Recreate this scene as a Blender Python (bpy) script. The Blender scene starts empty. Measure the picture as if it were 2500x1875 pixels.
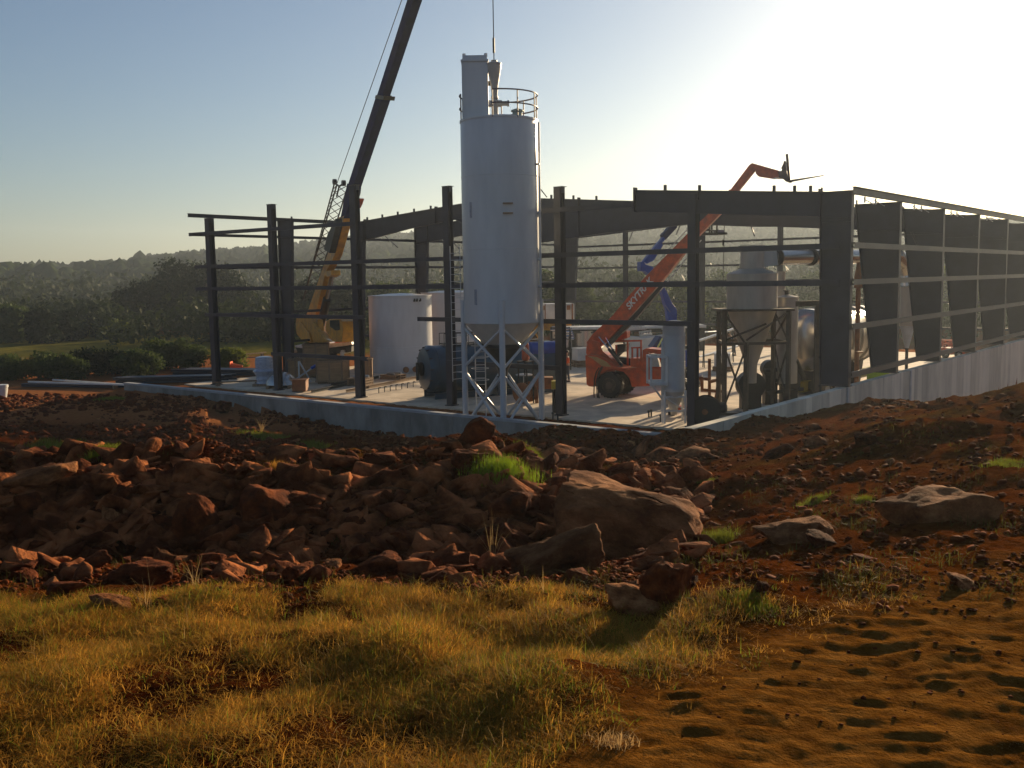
import bpy, math, random
import numpy as np
from mathutils import Vector, Matrix, noise, Quaternion
scene = bpy.context.scene
R = math.radians
rnd = random.Random(7)

# ---------------------------------------------------------------- camera
F = 2423.0                      # focal length in pixels of the 2500 px wide photograph
CX, CY = 1250.0, 937.5
PITCH, ROLL, PSI = R(6.083), R(0.904), R(38.288)
CAM = Vector((18.584, -35.057, 6.0))
fwd = Vector((-math.sin(PSI)*math.cos(PITCH), math.cos(PSI)*math.cos(PITCH), -math.sin(PITCH)))
rt0 = Vector((math.cos(PSI), math.sin(PSI), 0))
up0 = rt0.cross(fwd)
rt = rt0*math.cos(ROLL) + up0*math.sin(ROLL)*(-1)*(-1) if False else rt0*math.cos(ROLL) - up0*math.sin(ROLL)
up = up0*math.cos(ROLL) + rt0*math.sin(ROLL)
HD = Vector((-math.sin(PSI), math.cos(PSI), 0))     # horizontal heading
RT = rt0.copy()

cam_d = bpy.data.cameras.new('Camera')
cam_o = bpy.data.objects.new('Camera', cam_d)
scene.collection.objects.link(cam_o)
cam_d.sensor_width = 36.0
cam_d.lens = 36.0*F/2500.0
cam_d.clip_start = 0.05
cam_d.clip_end = 5000
m = Matrix((rt, up, -fwd)).transposed().to_4x4()
m.translation = CAM
cam_o.matrix_world = m
scene.camera = cam_o

def ray(x, y):
    return fwd*F + rt*(x-CX) - up*(y-CY)
def zp(x, y, h=0.0):
    r = ray(x, y); return CAM + r*((h-CAM.z)/r.z)
def yp(x, y, Y=0.0):
    r = ray(x, y); return CAM + r*((Y-CAM.y)/r.y)
def xp(x, y, X=0.0):
    r = ray(x, y); return CAM + r*((X-CAM.x)/r.x)
def dp(x, y, d):
    return CAM + ray(x, y)*(d/F)
def depth(p):
    return (Vector(p)-CAM).dot(fwd)

# ---------------------------------------------------------------- sky and sun
SUNDIR = ray(2740, 30).normalized()
SUN_EL = math.asin(SUNDIR.z)
SUN_AZ = math.atan2(SUNDIR.x, SUNDIR.y)            # clockwise from +Y
w = bpy.data.worlds.new('World'); scene.world = w
w.use_nodes = True
nt = w.node_tree
bg = nt.nodes['Background']
sk = nt.nodes.new('ShaderNodeTexSky')
sk.sky_type = 'NISHITA'
sk.sun_disc = False
sk.sun_elevation = SUN_EL
sk.sun_rotation = SUN_AZ
sk.altitude = 150
sk.air_density = 1.0
sk.dust_density = 1.0
sk.ozone_density = 1.6
tint = nt.nodes.new('ShaderNodeMix'); tint.data_type = 'RGBA'; tint.blend_type = 'MULTIPLY'; tint.inputs[0].default_value = 1.0
tint.inputs[7].default_value = (0.90, 0.99, 1.14, 1)
nt.links.new(sk.outputs[0], tint.inputs[6]); nt.links.new(tint.outputs[2], bg.inputs[0])
bg.inputs[1].default_value = 0.05
sd = bpy.data.lights.new('Sun', 'SUN')
sd.energy = 5.0
sd.angle = R(0.6)
sd.color = (1.0, 0.76, 0.47)
so = bpy.data.objects.new('Sun', sd)
scene.collection.objects.link(so)
so.rotation_euler = SUNDIR.to_track_quat('Z', 'Y').to_euler()
so.location = (0, 40, 60)
vs = scene.view_settings
vs.view_transform = 'Standard'
vs.look = 'None'
vs.exposure = 0.78
vs.gamma = 1.0
vs.use_curve_mapping = False
scene.render.resolution_x = 1024
scene.render.resolution_y = 768
scene.cycles.volume_bounces = 0
scene.cycles.max_bounces = 6

# ---------------------------------------------------------------- helpers
COL = scene.collection
BASE = {}
def tag(o, label=None, cat=None, group=None, kind=None):
    if label: o['label'] = label
    if cat: o['category'] = cat
    if group: o['group'] = group
    if kind: o['kind'] = kind
    return o
def thing(name, loc, label, cat, group=None):
    o = bpy.data.objects.new(name, None)
    COL.objects.link(o)
    o.empty_display_size = 0.3
    o.location = loc
    BASE[o.name] = Vector(loc)
    tag(o, label, cat, group)
    return o

class MB:
    def __init__(s): s.v = []; s.f = []
    def add(s, vs, fs):
        n = len(s.v); s.v += [tuple(p) for p in vs]; s.f += [tuple(i+n for i in q) for q in fs]; return s
    def box(s, c, size, M=None):
        a, b, d = size[0]/2, size[1]/2, size[2]/2
        vs = [Vector((x, y, z)) for x in (-a, a) for y in (-b, b) for z in (-d, d)]
        if M is not None: vs = [M @ q for q in vs]
        c = Vector(c)
        return s.add([q+c for q in vs], [(0,1,3,2),(4,6,7,5),(0,4,5,1),(2,3,7,6),(0,2,6,4),(1,5,7,3)])
    def bar(s, p0, p1, w, h, upv=(0,0,1)):
        p0 = Vector(p0); p1 = Vector(p1); d = (p1-p0)
        L = d.length
        if L < 1e-6: return s
        d /= L; u = Vector(upv)
        if abs(d.dot(u)) > 0.98: u = Vector((1, 0, 0)) if abs(d.x) < .9 else Vector((0, 1, 0))
        sx = d.cross(u).normalized(); u = sx.cross(d)
        vs = []
        for p in (p0, p1):
            for a, b in ((-1,-1),(1,-1),(1,1),(-1,1)):
                vs.append(p + sx*(a*w/2) + u*(b*h/2))
        return s.add(vs, [(3,2,1,0),(4,5,6,7),(0,1,5,4),(1,2,6,5),(2,3,7,6),(3,0,4,7)])
    def ibeam(s, p0, p1, w, h, tf=0.015, tw=0.01, upv=(0,0,1)):
        p0 = Vector(p0); p1 = Vector(p1); d = (p1-p0).normalized(); u = Vector(upv)
        if abs(d.dot(u)) > 0.98: u = Vector((0, 1, 0))
        sx = d.cross(u).normalized(); u = sx.cross(d)
        s.bar(p0+u*(h/2-tf/2), p1+u*(h/2-tf/2), w, tf, u)
        s.bar(p0-u*(h/2-tf/2), p1-u*(h/2-tf/2), w, tf, u)
        s.bar(p0, p1, tw, h-2*tf, u)
        return s
    def tube(s, p0, p1, r0, r1=None, n=12, cap=True):
        if r1 is None: r1 = r0
        p0 = Vector(p0); p1 = Vector(p1); d = (p1-p0)
        if d.length < 1e-6: return s
        d.normalize()
        a = d.orthogonal().normalized(); b = d.cross(a)
        vs = []
        for p, r in ((p0, r0), (p1, r1)):
            for i in range(n):
                t = 2*math.pi*i/n; vs.append(p + (a*math.cos(t)+b*math.sin(t))*r)
        fs = [(i, (i+1) % n, n+(i+1) % n, n+i) for i in range(n)]
        if cap: fs += [tuple(range(n-1, -1, -1)), tuple(range(n, 2*n))]
        return s.add(vs, fs)
    def path(s, pts, r, n=8):
        for a, b in zip(pts[:-1], pts[1:]): s.tube(a, b, r, r, n)
        return s
    def lathe(s, c, prof, n=48, axis=(0,0,1), capb=True, capt=True):
        c = Vector(c); ax = Vector(axis).normalized()
        q = Vector((0,0,1)).rotation_difference(ax)
        vs = []
        for r, z in prof:
            for i in range(n):
                t = 2*math.pi*i/n
                vs.append(c + q @ Vector((r*math.cos(t), r*math.sin(t), z)))
        fs = []
        for k in range(len(prof)-1):
            for i in range(n):
                j = (i+1) % n
                fs.append((k*n+i, k*n+j, (k+1)*n+j, (k+1)*n+i))
        if capb: fs.append(tuple(range(n-1, -1, -1)))
        if capt: fs.append(tuple(range((len(prof)-1)*n, len(prof)*n)))
        return s.add(vs, fs)
    def ring(s, c, r, t, n=48, m=6, a0=0.0, a1=2*math.pi):
        c = Vector(c); pts = []
        k = n
        for i in range(k+1):
            a = a0+(a1-a0)*i/k
            pts.append(c+Vector((r*math.cos(a), r*math.sin(a), 0)))
        return s.path(pts, t, m)
    def prism(s, pts, vec):
        vec = Vector(vec); n = len(pts)
        pts = [Vector(p) for p in pts]
        nr = Vector((0, 0, 0))
        for i in range(n):
            nr += pts[i].cross(pts[(i+1) % n])
        if nr.dot(vec) > 0: pts = pts[::-1]
        vs = pts + [p+vec for p in pts]
        fs = [tuple(range(n)), tuple(range(2*n-1, n-1, -1))]
        fs += [(i+n, (i+1) % n+n, (i+1) % n, i) for i in range(n)]
        return s.add(vs, fs)
    def build(s, name, mt, parent=None, label=None, cat=None, group=None, kind=None, smooth=False, bevel=0, loc=None):
        me = bpy.data.meshes.new(name)
        base = Vector((0, 0, 0))
        if parent is not None: base = BASE[parent.name]
        elif loc is not None: base = Vector(loc)
        me.from_pydata([(a-base.x, b-base.y, c-base.z) for a, b, c in s.v], [], s.f)
        me.materials.append(mt)
        if smooth:
            me.shade_smooth(); me.set_sharp_from_angle(angle=R(35))
        o = bpy.data.objects.new(name, me)
        COL.objects.link(o)
        if parent is not None: o.parent = parent
        elif loc is not None: o.location = base
        BASE[o.name] = base
        if bevel:
            b = o.modifiers.new('Bevel', 'BEVEL'); b.width = bevel; b.segments = 2; b.limit_method = 'ANGLE'
        tag(o, label, cat, group, kind)
        return o

def npmesh(name, V, Fc, mt, parent=None, smooth=False, k=4):
    """V (n,3) array, Fc (m,k) int array"""
    me = bpy.data.meshes.new(name)
    V = np.asarray(V, dtype=np.float32); Fc = np.asarray(Fc, dtype=np.int32)
    me.vertices.add(len(V)); me.vertices.foreach_set('co', V.ravel())
    me.loops.add(Fc.size); me.loops.foreach_set('vertex_index', Fc.ravel())
    me.polygons.add(len(Fc))
    me.polygons.foreach_set('loop_start', np.arange(0, Fc.size, Fc.shape[1], dtype=np.int32))
    me.update(calc_edges=True)
    me.validate()
    me.materials.append(mt)
    if smooth: me.shade_smooth()
    o = bpy.data.objects.new(name, me)
    COL.objects.link(o)
    if parent is not None: o.parent = parent
    return o

# ---------------------------------------------------------------- materials
def newmat(name):
    mt = bpy.data.materials.new(name); mt.use_nodes = True
    n = mt.node_tree
    return mt, n, n.nodes['Principled BSDF']
def mat(name, c1, c2=None, rough=0.6, metal=0.0, scale=3.0, bump=0.0, bscale=None, spec=0.5, stretch=None, detail=6, lo=0.35, hi=0.65, coat=0.0):
    mt, n, b = newmat(name)
    L = n.links
    b.inputs['Roughness'].default_value = rough
    b.inputs['Metallic'].default_value = metal
    b.inputs['Specular IOR Level'].default_value = spec
    b.inputs['Coat Weight'].default_value = coat
    tc = n.nodes.new('ShaderNodeTexCoord')
    src = tc.outputs['Object']
    if stretch:
        mp = n.nodes.new('ShaderNodeMapping'); mp.inputs['Scale'].default_value = stretch
        L.new(src, mp.inputs[0]); src = mp.outputs[0]
    if c2 is None: c2 = tuple(v*0.78 for v in c1)
    ns = n.nodes.new('ShaderNodeTexNoise'); ns.inputs['Scale'].default_value = scale; ns.inputs['Detail'].default_value = detail
    ns.inputs['Roughness'].default_value = 0.6
    L.new(src, ns.inputs['Vector'])
    cr = n.nodes.new('ShaderNodeValToRGB')
    cr.color_ramp.elements[0].position = lo; cr.color_ramp.elements[0].color = (*c2, 1)
    cr.color_ramp.elements[1].position = hi; cr.color_ramp.elements[1].color = (*c1, 1)
    L.new(ns.outputs['Fac'], cr.inputs[0]); L.new(cr.outputs[0], b.inputs['Base Color'])
    mr = n.nodes.new('ShaderNodeMapRange'); mr.inputs[3].default_value = max(0.03, rough-0.1); mr.inputs[4].default_value = min(1, rough+0.12)
    L.new(ns.outputs['Fac'], mr.inputs[0]); L.new(mr.outputs[0], b.inputs['Roughness'])
    if bump:
        nb = n.nodes.new('ShaderNodeTexNoise'); nb.inputs['Scale'].default_value = bscale or scale*6; nb.inputs['Detail'].default_value = 5
        L.new(src, nb.inputs['Vector'])
        bp = n.nodes.new('ShaderNodeBump'); bp.inputs['Strength'].default_value = min(1, bump); bp.inputs['Distance'].default_value = 0.03*max(1, bump)
        L.new(nb.outputs['Fac'], bp.inputs['Height']); L.new(bp.outputs[0], b.inputs['Normal'])
    return mt
def leafmat(name, c1, c2, scale=0.5, trans=0.35, rough=0.6):
    mt = mat(name, c1, c2, rough=rough, scale=scale, spec=0.03, lo=0.3, hi=0.7)
    n = mt.node_tree; L = n.links
    b = n.nodes['Principled BSDF']; out = n.nodes['Material Output']
    tr = n.nodes.new('ShaderNodeBsdfTranslucent'); mx = n.nodes.new('ShaderNodeMixShader')
    mx.inputs[0].default_value = trans
    cr = [q for q in n.nodes if q.type == 'VALTORGB'][0]
    L.new(cr.outputs[0], tr.inputs[0])
    L.new(b.outputs[0], mx.inputs[1]); L.new(tr.outputs[0], mx.inputs[2]); L.new(mx.outputs[0], out.inputs[0])
    return mt

M = {}
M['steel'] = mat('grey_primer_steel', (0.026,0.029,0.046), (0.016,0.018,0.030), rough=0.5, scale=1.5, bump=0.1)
M['silo'] = mat('white_silo_paint', (0.60,0.61,0.61), (0.47,0.485,0.495), rough=0.32, scale=0.7, stretch=(1,1,0.25), coat=0.2)
M['white'] = mat('white_paint', (0.68,0.68,0.66), (0.54,0.54,0.52), rough=0.4, scale=2)
M['tank'] = mat('white_tank', (0.64,0.64,0.65), (0.50,0.50,0.51), rough=0.35, scale=0.8, stretch=(1,1,0.3))
M['galv'] = mat('galvanised', (0.55,0.56,0.57), (0.42,0.43,0.44), rough=0.35, metal=0.7, scale=3)
M['stainless'] = mat('stainless_steel', (0.56,0.54,0.50), (0.44,0.42,0.39), rough=0.22, metal=0.85, scale=1.2, stretch=(1,1,0.2))
M['dull'] = mat('dull_sheet_steel', (0.50,0.46,0.40), (0.36,0.33,0.29), rough=0.42, metal=0.45, scale=1.6, stretch=(1,1,0.3))
M['conc'] = mat('slab_concrete', (0.76,0.62,0.45), (0.46,0.36,0.25), rough=0.85, scale=0.8, bump=0.15, bscale=8)
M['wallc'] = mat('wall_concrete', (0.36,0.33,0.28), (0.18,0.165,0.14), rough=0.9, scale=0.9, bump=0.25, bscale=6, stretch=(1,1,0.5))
M['red'] = mat('orange_red_paint', (0.66,0.095,0.02), (0.36,0.06,0.022), rough=0.42, scale=3.5, coat=0.15)
M['yellow'] = mat('yellow_paint', (0.72,0.33,0.012), (0.44,0.19,0.015), rough=0.42, scale=2.5, coat=0.15)
M['blue'] = mat('blue_paint', (0.012,0.07,0.42), (0.01,0.045,0.28), rough=0.35, scale=2, coat=0.2)
M['teal'] = mat('teal_blue_paint', (0.010,0.062,0.11), (0.007,0.04,0.075), rough=0.35, scale=1.5, coat=0.2)
M['navy'] = mat('dark_boom_paint', (0.009,0.014,0.085), (0.006,0.010,0.055), rough=0.75, scale=2, spec=0.06)
M['black'] = mat('black_rubber', (0.02,0.02,0.02), (0.012,0.012,0.012), rough=0.75, scale=4, bump=0.2)
M['dark'] = mat('dark_metal', (0.04,0.038,0.036), (0.022,0.021,0.02), rough=0.5, metal=0.3, scale=3)
M['chrome'] = mat('chrome', (0.7,0.7,0.7), (0.6,0.6,0.6), rough=0.1, metal=1.0, scale=3)
M['wood'] = mat('plywood', (0.42,0.25,0.12), (0.28,0.16,0.075), rough=0.75, scale=1.5, stretch=(1,1,6))
M['timber'] = mat('timber', (0.33,0.21,0.12), (0.2,0.125,0.07), rough=0.8, scale=3, stretch=(4,4,1))
M['rust'] = mat('rust_steel', (0.30,0.11,0.03), (0.16,0.055,0.02), rough=0.7, scale=4, bump=0.15)
M['orange'] = mat('orange_cloth', (0.80,0.13,0.02), (0.65,0.09,0.015), rough=0.8, scale=5)
M['jeans'] = mat('denim', (0.04,0.05,0.08), (0.025,0.03,0.05), rough=0.85, scale=8)
M['shirtblue'] = mat('blue_cloth', (0.12,0.25,0.62), (0.09,0.18,0.5), rough=0.85, scale=8)
M['skin'] = mat('skin', (0.42,0.22,0.14), (0.36,0.18,0.11), rough=0.55, scale=8)
M['lime'] = mat('lime_plastic', (0.35,0.55,0.03), (0.28,0.45,0.02), rough=0.5, scale=3)
M['glass'] = mat('dark_glass', (0.03,0.04,0.05), (0.02,0.03,0.04), rough=0.08, scale=1, spec=0.8)
M['plastic'] = mat('clear_wrap', (0.50,0.54,0.62), (0.30,0.33,0.42), rough=0.22, scale=5, stretch=(1,1,5), bump=0.5, bscale=12)
M['bark'] = mat('bark', (0.10,0.065,0.04), (0.05,0.035,0.02), rough=0.9, scale=3, bump=0.4)
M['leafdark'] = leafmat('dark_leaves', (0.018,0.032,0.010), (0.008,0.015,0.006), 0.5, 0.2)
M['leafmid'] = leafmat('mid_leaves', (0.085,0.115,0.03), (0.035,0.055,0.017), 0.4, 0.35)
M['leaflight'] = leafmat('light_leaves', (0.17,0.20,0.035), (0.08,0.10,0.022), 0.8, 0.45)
M['leaffar'] = mat('far_leaves', (0.040,0.058,0.020), (0.016,0.025,0.010), rough=1.0, scale=0.05, spec=0.0)
M['dry'] = leafmat('dry_grass', (0.80,0.42,0.065), (0.22,0.095,0.014), 3.2, 0.5)
M['green'] = leafmat('green_grass', (0.25,0.28,0.025), (0.10,0.115,0.013), 3.0, 0.5)
M['straw'] = leafmat('straw', (0.62,0.42,0.18), (0.42,0.25,0.09), 2.0, 0.4)
M['boom2'] = M['navy']
# wall panels with vertical form-board streaks
def streakmat(name, c1, c2):
    mt, n, b = newmat(name); L = n.links
    tc = n.nodes.new('ShaderNodeTexCoord')
    mp = n.nodes.new('ShaderNodeMapping'); mp.inputs['Scale'].default_value = (1.0, 1.0, 0.03)
    L.new(tc.outputs['Object'], mp.inputs[0])
    v = n.nodes.new('ShaderNodeTexVoronoi'); v.inputs['Scale'].default_value = 1.0; v.voronoi_dimensions = '3D'
    L.new(mp.outputs[0], v.inputs['Vector'])
    ns = n.nodes.new('ShaderNodeTexNoise'); ns.inputs['Scale'].default_value = 1.5; ns.inputs['Detail'].default_value = 8
    mp2 = n.nodes.new('ShaderNodeMapping'); mp2.inputs['Scale'].default_value = (1.6, 1.6, 0.5)
    L.new(tc.outputs['Object'], mp2.inputs[0]); L.new(mp2.outputs[0], ns.inputs['Vector'])
    sp = n.nodes.new('ShaderNodeSeparateColor'); L.new(v.outputs['Color'], sp.inputs[0])
    ad = n.nodes.new('ShaderNodeMath'); ad.operation = 'MULTIPLY_ADD'; ad.inputs[1].default_value = 0.5
    L.new(sp.outputs[0], ad.inputs[0]); 
    m2 = n.nodes.new('ShaderNodeMath'); m2.operation = 'MULTIPLY'; m2.inputs[1].default_value = 0.7
    L.new(ns.outputs['Fac'], m2.inputs[0]); L.new(m2.outputs[0], ad.inputs[2])
    cr = n.nodes.new('ShaderNodeValToRGB')
    cr.color_ramp.elements[0].position = 0.3; cr.color_ramp.elements[0].color = (*c2, 1)
    cr.color_ramp.elements[1].position = 0.85; cr.color_ramp.elements[1].color = (*c1, 1)
    L.new(ad.outputs[0], cr.inputs[0]); L.new(cr.outputs[0], b.inputs['Base Color'])
    b.inputs['Roughness'].default_value = 0.85
    bp = n.nodes.new('ShaderNodeBump'); bp.inputs['Strength'].default_value = 0.4; bp.inputs['Distance'].default_value = 0.02
    L.new(ns.outputs['Fac'], bp.inputs['Height']); L.new(bp.outputs[0], b.inputs['Normal'])
    return mt
M['wallside'] = streakmat('side_wall_concrete', (0.80,0.75,0.60), (0.46,0.43,0.34))

# ---------------------------------------------------------------- ground
DS = [0, 3, 5, 6.5, 8, 9.5, 11, 13, 16, 20, 24, 27, 30, 33, 36, 39, 44]
TX = [0, 600, 1250, 1560, 1700, 2070, 2500]
TB = {
 0: [1.60,1.60,1.62,1.93,2.38,2.06,2.18,2.56,3.15,3.90,4.50,4.90,5.25,5.60,5.80,6.00,6.10],
 600: [1.60,1.60,1.62,1.93,2.38,2.02,2.18,2.56,3.20,3.95,4.55,4.90,5.25,5.60,6.00,6.25,6.60],
 1250: [1.60,1.60,1.63,1.93,2.38,2.02,2.18,2.56,3.15,3.90,4.40,4.65,5.00,5.30,6.60,7.10,7.20],
 1560: [1.60,1.60,1.64,1.93,2.34,2.12,2.24,2.58,3.10,3.75,4.20,4.50,4.80,5.60,6.80,7.20,7.30],
 1700: [1.60,1.60,1.65,1.88,2.23,2.43,2.33,2.58,3.00,3.42,3.85,4.90,6.00,6.60,7.00,7.20,7.40],
 2070: [1.60,1.60,1.62,1.75,1.90,2.05,2.15,2.35,2.65,3.10,3.45,3.68,4.30,5.60,7.40,8.00,8.30],
 2500: [1.60,1.60,1.60,1.65,1.72,1.80,1.88,2.00,2.15,2.30,3.00,4.20,5.50,6.50,7.50,8.30,8.60],
}
def drop(xi, d):
    xi = min(max(xi, 0), 2500); d = max(0, d)
    for a, b in zip(TX[:-1], TX[1:]):
        if xi <= b: break
    t = (xi-a)/(b-a)
    if d >= 44: return TB[a][-1]*(1-t)+TB[b][-1]*t
    for k in range(len(DS)-1):
        if d <= DS[k+1]: break
    u = (d-DS[k])/(DS[k+1]-DS[k]); u = u*u*(3-2*u)*0.5+u*0.5
    da = TB[a][k]*(1-u)+TB[a][k+1]*u; db = TB[b][k]*(1-u)+TB[b][k+1]*u
    return da*(1-t)+db*t
def sst(a, b, x):
    t = min(1, max(0, (x-a)/(b-a))); return t*t*(3-2*t)
def polar(X, Y):
    vx = X-CAM.x; vy = Y-CAM.y
    d = vx*HD.x+vy*HD.y; r = vx*RT.x+vy*RT.y
    rho = math.hypot(d, r)
    th = math.atan2(r, d)
    tc = max(-0.8, min(0.8, th))
    xi = 1250 + 2423*math.tan(tc)
    return xi, rho*math.cos(tc), th, rho
WX, WY = 6.2, -3.5              # planes of the side wall and the end wall
RIDGE = [(-1200,668),(0,668),(230,664),(390,641),(535,627),(690,616),(800,604),(1000,584),(1180,576),(1400,562),(1800,548),(2100,548),(2500,560),(3700,610)]
def ridge_y(xi):
    for (a, ya), (b, yb) in zip(RIDGE[:-1], RIDGE[1:]):
        if xi <= b: return ya+(yb-ya)*(max(xi, a)-a)/(b-a)
    return RIDGE[-1][1]
BUMPS = [(1845,26.0,0.50,0.9),(2190,27,0.35,1.6),(1400,31.5,0.35,1.5),(760,33,0.35,2.0),(430,40,0.55,1.8),(90,30,0.4,2.2),(280,27,0.45,2.0),(450,11.2,0.28,1.3),(1220,11.3,0.22,0.9),(700,10.8,0.15,1.2),
         (1000,10.8,0.12,1.0),(560,20,0.4,1.6),(950,26,0.4,2.0),(1150,28,0.35,1.6),(1300,21,0.3,1.5),(1500,21,0.3,1.8),(2250,11.5,0.3,1.3),(80,12,0.25,1.2)]
BW = []
for xi, d, h, s in BUMPS:
    p = CAM + HD*d + RT*(d*(xi-1250)/2423)
    BW.append((p.x, p.y, h, s))
def zone(X, Y):
    """how track-like (smooth tan track at the lower right) the place is"""
    xi, d, th, rho = polar(X, Y)
    e = 1120 + (d-3.1)*600 if d < 4.6 else 2020+(d-4.6)*500
    return sst(-260, 320, xi-e) if rho < 12 else 0.0
def gh(X, Y):
    xi, d, th, rho = polar(X, Y)
    z = 6.0 - drop(xi, d)
    flat = -0.15
    # yard and the country beyond
    fl = sst(42, 47, d) if xi < 500 else (sst(46, 60, d) if xi < 1700 else sst(75, 110, d))
    z = z*(1-fl) + flat*fl
    inside = (-35.0 < X < WX) and (WY < Y < 46)
    if abs(th) > 1.2: z = 4.4
    n1 = noise.fractal((X*0.45, Y*0.45, 0), 1.0, 2.0, 3)
    n2 = noise.noise((X*1.7+9, Y*1.7, 3.0))
    n3 = noise.noise((X*5.0, Y*5.0, 7.0))
    if d > 14: rough = 0.17
    elif d > 6.2: rough = 0.10
    else: rough = 0.05
    rough *= (1-fl*0.88)
    if inside:
        return (-0.09 if Y > -0.6 else -0.06) + n1*0.02 + n2*0.03*(Y < -0.8) + n3*0.015
    tk = zone(X, Y)
    for bx, by, h, s in BW:
        q = ((X-bx)**2+(Y-by)**2)/(s*s)
        if q < 6: z += h*math.exp(-q)*(1+0.25*n2)
    z += rough*(n1*1.0+n2*0.55)*(1-0.5*tk) + rough*0.25*n3*(1-tk)
    if rho < 45:
        q = noise.noise((X*11, Y*11, 1.0)); z += (0.016 if rho > 6 else 0.010)*q*(1-tk*0.75)
    if rho < 14:     # ruts and tread ripples
        ra = (Y-CAM.y)*RT.x-(X-CAM.x)*RT.y; rb = (X-CAM.x)*RT.x+(Y-CAM.y)*RT.y
        ra += 0.12*rb
        wp_ = noise.noise((X*2.0, Y*2.0, 5))*0.9
        rp = noise.noise((ra*6.5+wp_, rb*1.5, 0)); r2 = noise.noise((ra*10.0+wp_*1.6, rb*2.2+4, 3))
        z += (-0.004*max(0.0, 1-abs(rp)*6) - 0.004*max(0.0, 1-abs(r2)*5) + 0.010*noise.noise((ra*19.0+wp_*2.5, rb*4.0, 9)) + 0.006*noise.noise((ra*31.0+wp_*3, rb*9.0, 19)) + 0.013*abs(math.sin(ra*24.0+wp_*5+noise.noise((X*5, Y*5, 40))*1.3))**1.6*sst(-.15, .3, noise.noise((ra*.6, rb*1.6, 50)))*sst(-.25, .2, noise.noise((rb*4.2, ra*1.1, 60))))*tk + rp*0.002
        z += noise.noise((ra*3.0, rb*1.2, 11.0))*0.003*tk + noise.noise((X*23, Y*23, 4))*0.003
        if d > 6.8 and xi < 1750: z += (noise.noise((X*1.15, Y*1.15, 31))*0.17+noise.noise((X*2.6, Y*2.6, 33))*0.07)*sst(6.8, 8.2, d)*sst(13.9, 12.5, d)*sst(1750, 1500, xi)
        if d < 7: z += noise.noise((X*2.1, Y*2.1, 21))*0.075*(1-tk)*sst(7, 5.5, d)
    if rho > 230:
        yb = ridge_y(max(-1200, min(3700, 1250+2423*math.tan(max(-1.1, min(1.1, th))))))
        hz = 6.0 + (699-0.0158*xi-yb)/2423*620*math.cos(max(-1, min(1, th))) - 9.0
        t = sst(230, 640, rho)
        t2 = 1-0.55*sst(640, 880, rho)
        z += (max(hz, 3)+1.0)*t*t2*(1 + 0.10*n1*0) + 5*noise.noise((X*0.008, Y*0.008, 2))*t*(1-t)*2
    return z
def gpt(x, y):
    """where the ray through photo pixel x,y meets the ground"""
    r = ray(x, y); r = r/r.dot(fwd)
    s = 2.0
    while s < 400:
        p = CAM + r*s
        if p.z <= gh(p.x, p.y):
            lo, hi = s-max(0.1, s*0.02), s
            for _ in range(8):
                mi = (lo+hi)/2; q = CAM+r*mi
                if q.z <= gh(q.x, q.y): hi = mi
                else: lo = mi
            p = CAM+r*hi
            return Vector((p.x, p.y, gh(p.x, p.y)))
        s += max(0.1, s*0.02)
    return CAM+r*s

def make_ground():
    th = list(np.linspace(-0.56, 0.56, 620))
    th = list(np.linspace(-math.pi, -0.58, 60)) + th + list(np.linspace(0.58, math.pi, 60))
    rr = [0.0]
    rho = 0.6
    while rho < 50: rr.append(rho); rho *= (1.0062 if 2.2 < rho < 9 else 1.0102)
    while rho < 890: rr.append(rho); rho *= 1.035
    nth, nr = len(th), len(rr)
    V = np.zeros((nth*nr, 3)); K = np.zeros((nth*nr, 4)); K[:, 3] = 1
    i = 0
    for a in th:
        ca, sa = math.cos(a), math.sin(a)
        for r_ in rr:
            X = CAM.x + r_*(HD.x*ca + RT.x*sa); Y = CAM.y + r_*(HD.y*ca + RT.y*sa)
            V[i] = (X, Y, gh(X, Y))
            xi, d, t_, q = polar(X, Y)
            K[i, 0] = max(zone(X, Y), .2*sst(1600, 2200, xi)*(1 if d < 45 else 0))
            yard = sst(41, 47, d)*(1-sst(80, 86, d))*(1 if xi < 900 else 0.8)
            K[i, 1] = yard
            K[i, 2] = sst(80, 88, d)*(1-.85*sst(112, 125, d)) if xi < 1300 else sst(90, 120, d)*.15
            i += 1
    idx = np.arange(nth*nr).reshape(nth, nr)
    a = idx[:-1, :-1].ravel(); b = idx[1:, :-1].ravel(); c = idx[1:, 1:].ravel(); d = idx[:-1, 1:].ravel()
    Fc = np.stack([a, d, c, b], 1)
    o = npmesh('ground', V, Fc, ground_mat(), smooth=True)
    at = o.data.color_attributes.new('zone', 'FLOAT_COLOR', 'POINT')
    at.data.foreach_set('color', K.astype(np.float32).ravel())
    tag(o, kind='structure')
    return o
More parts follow.
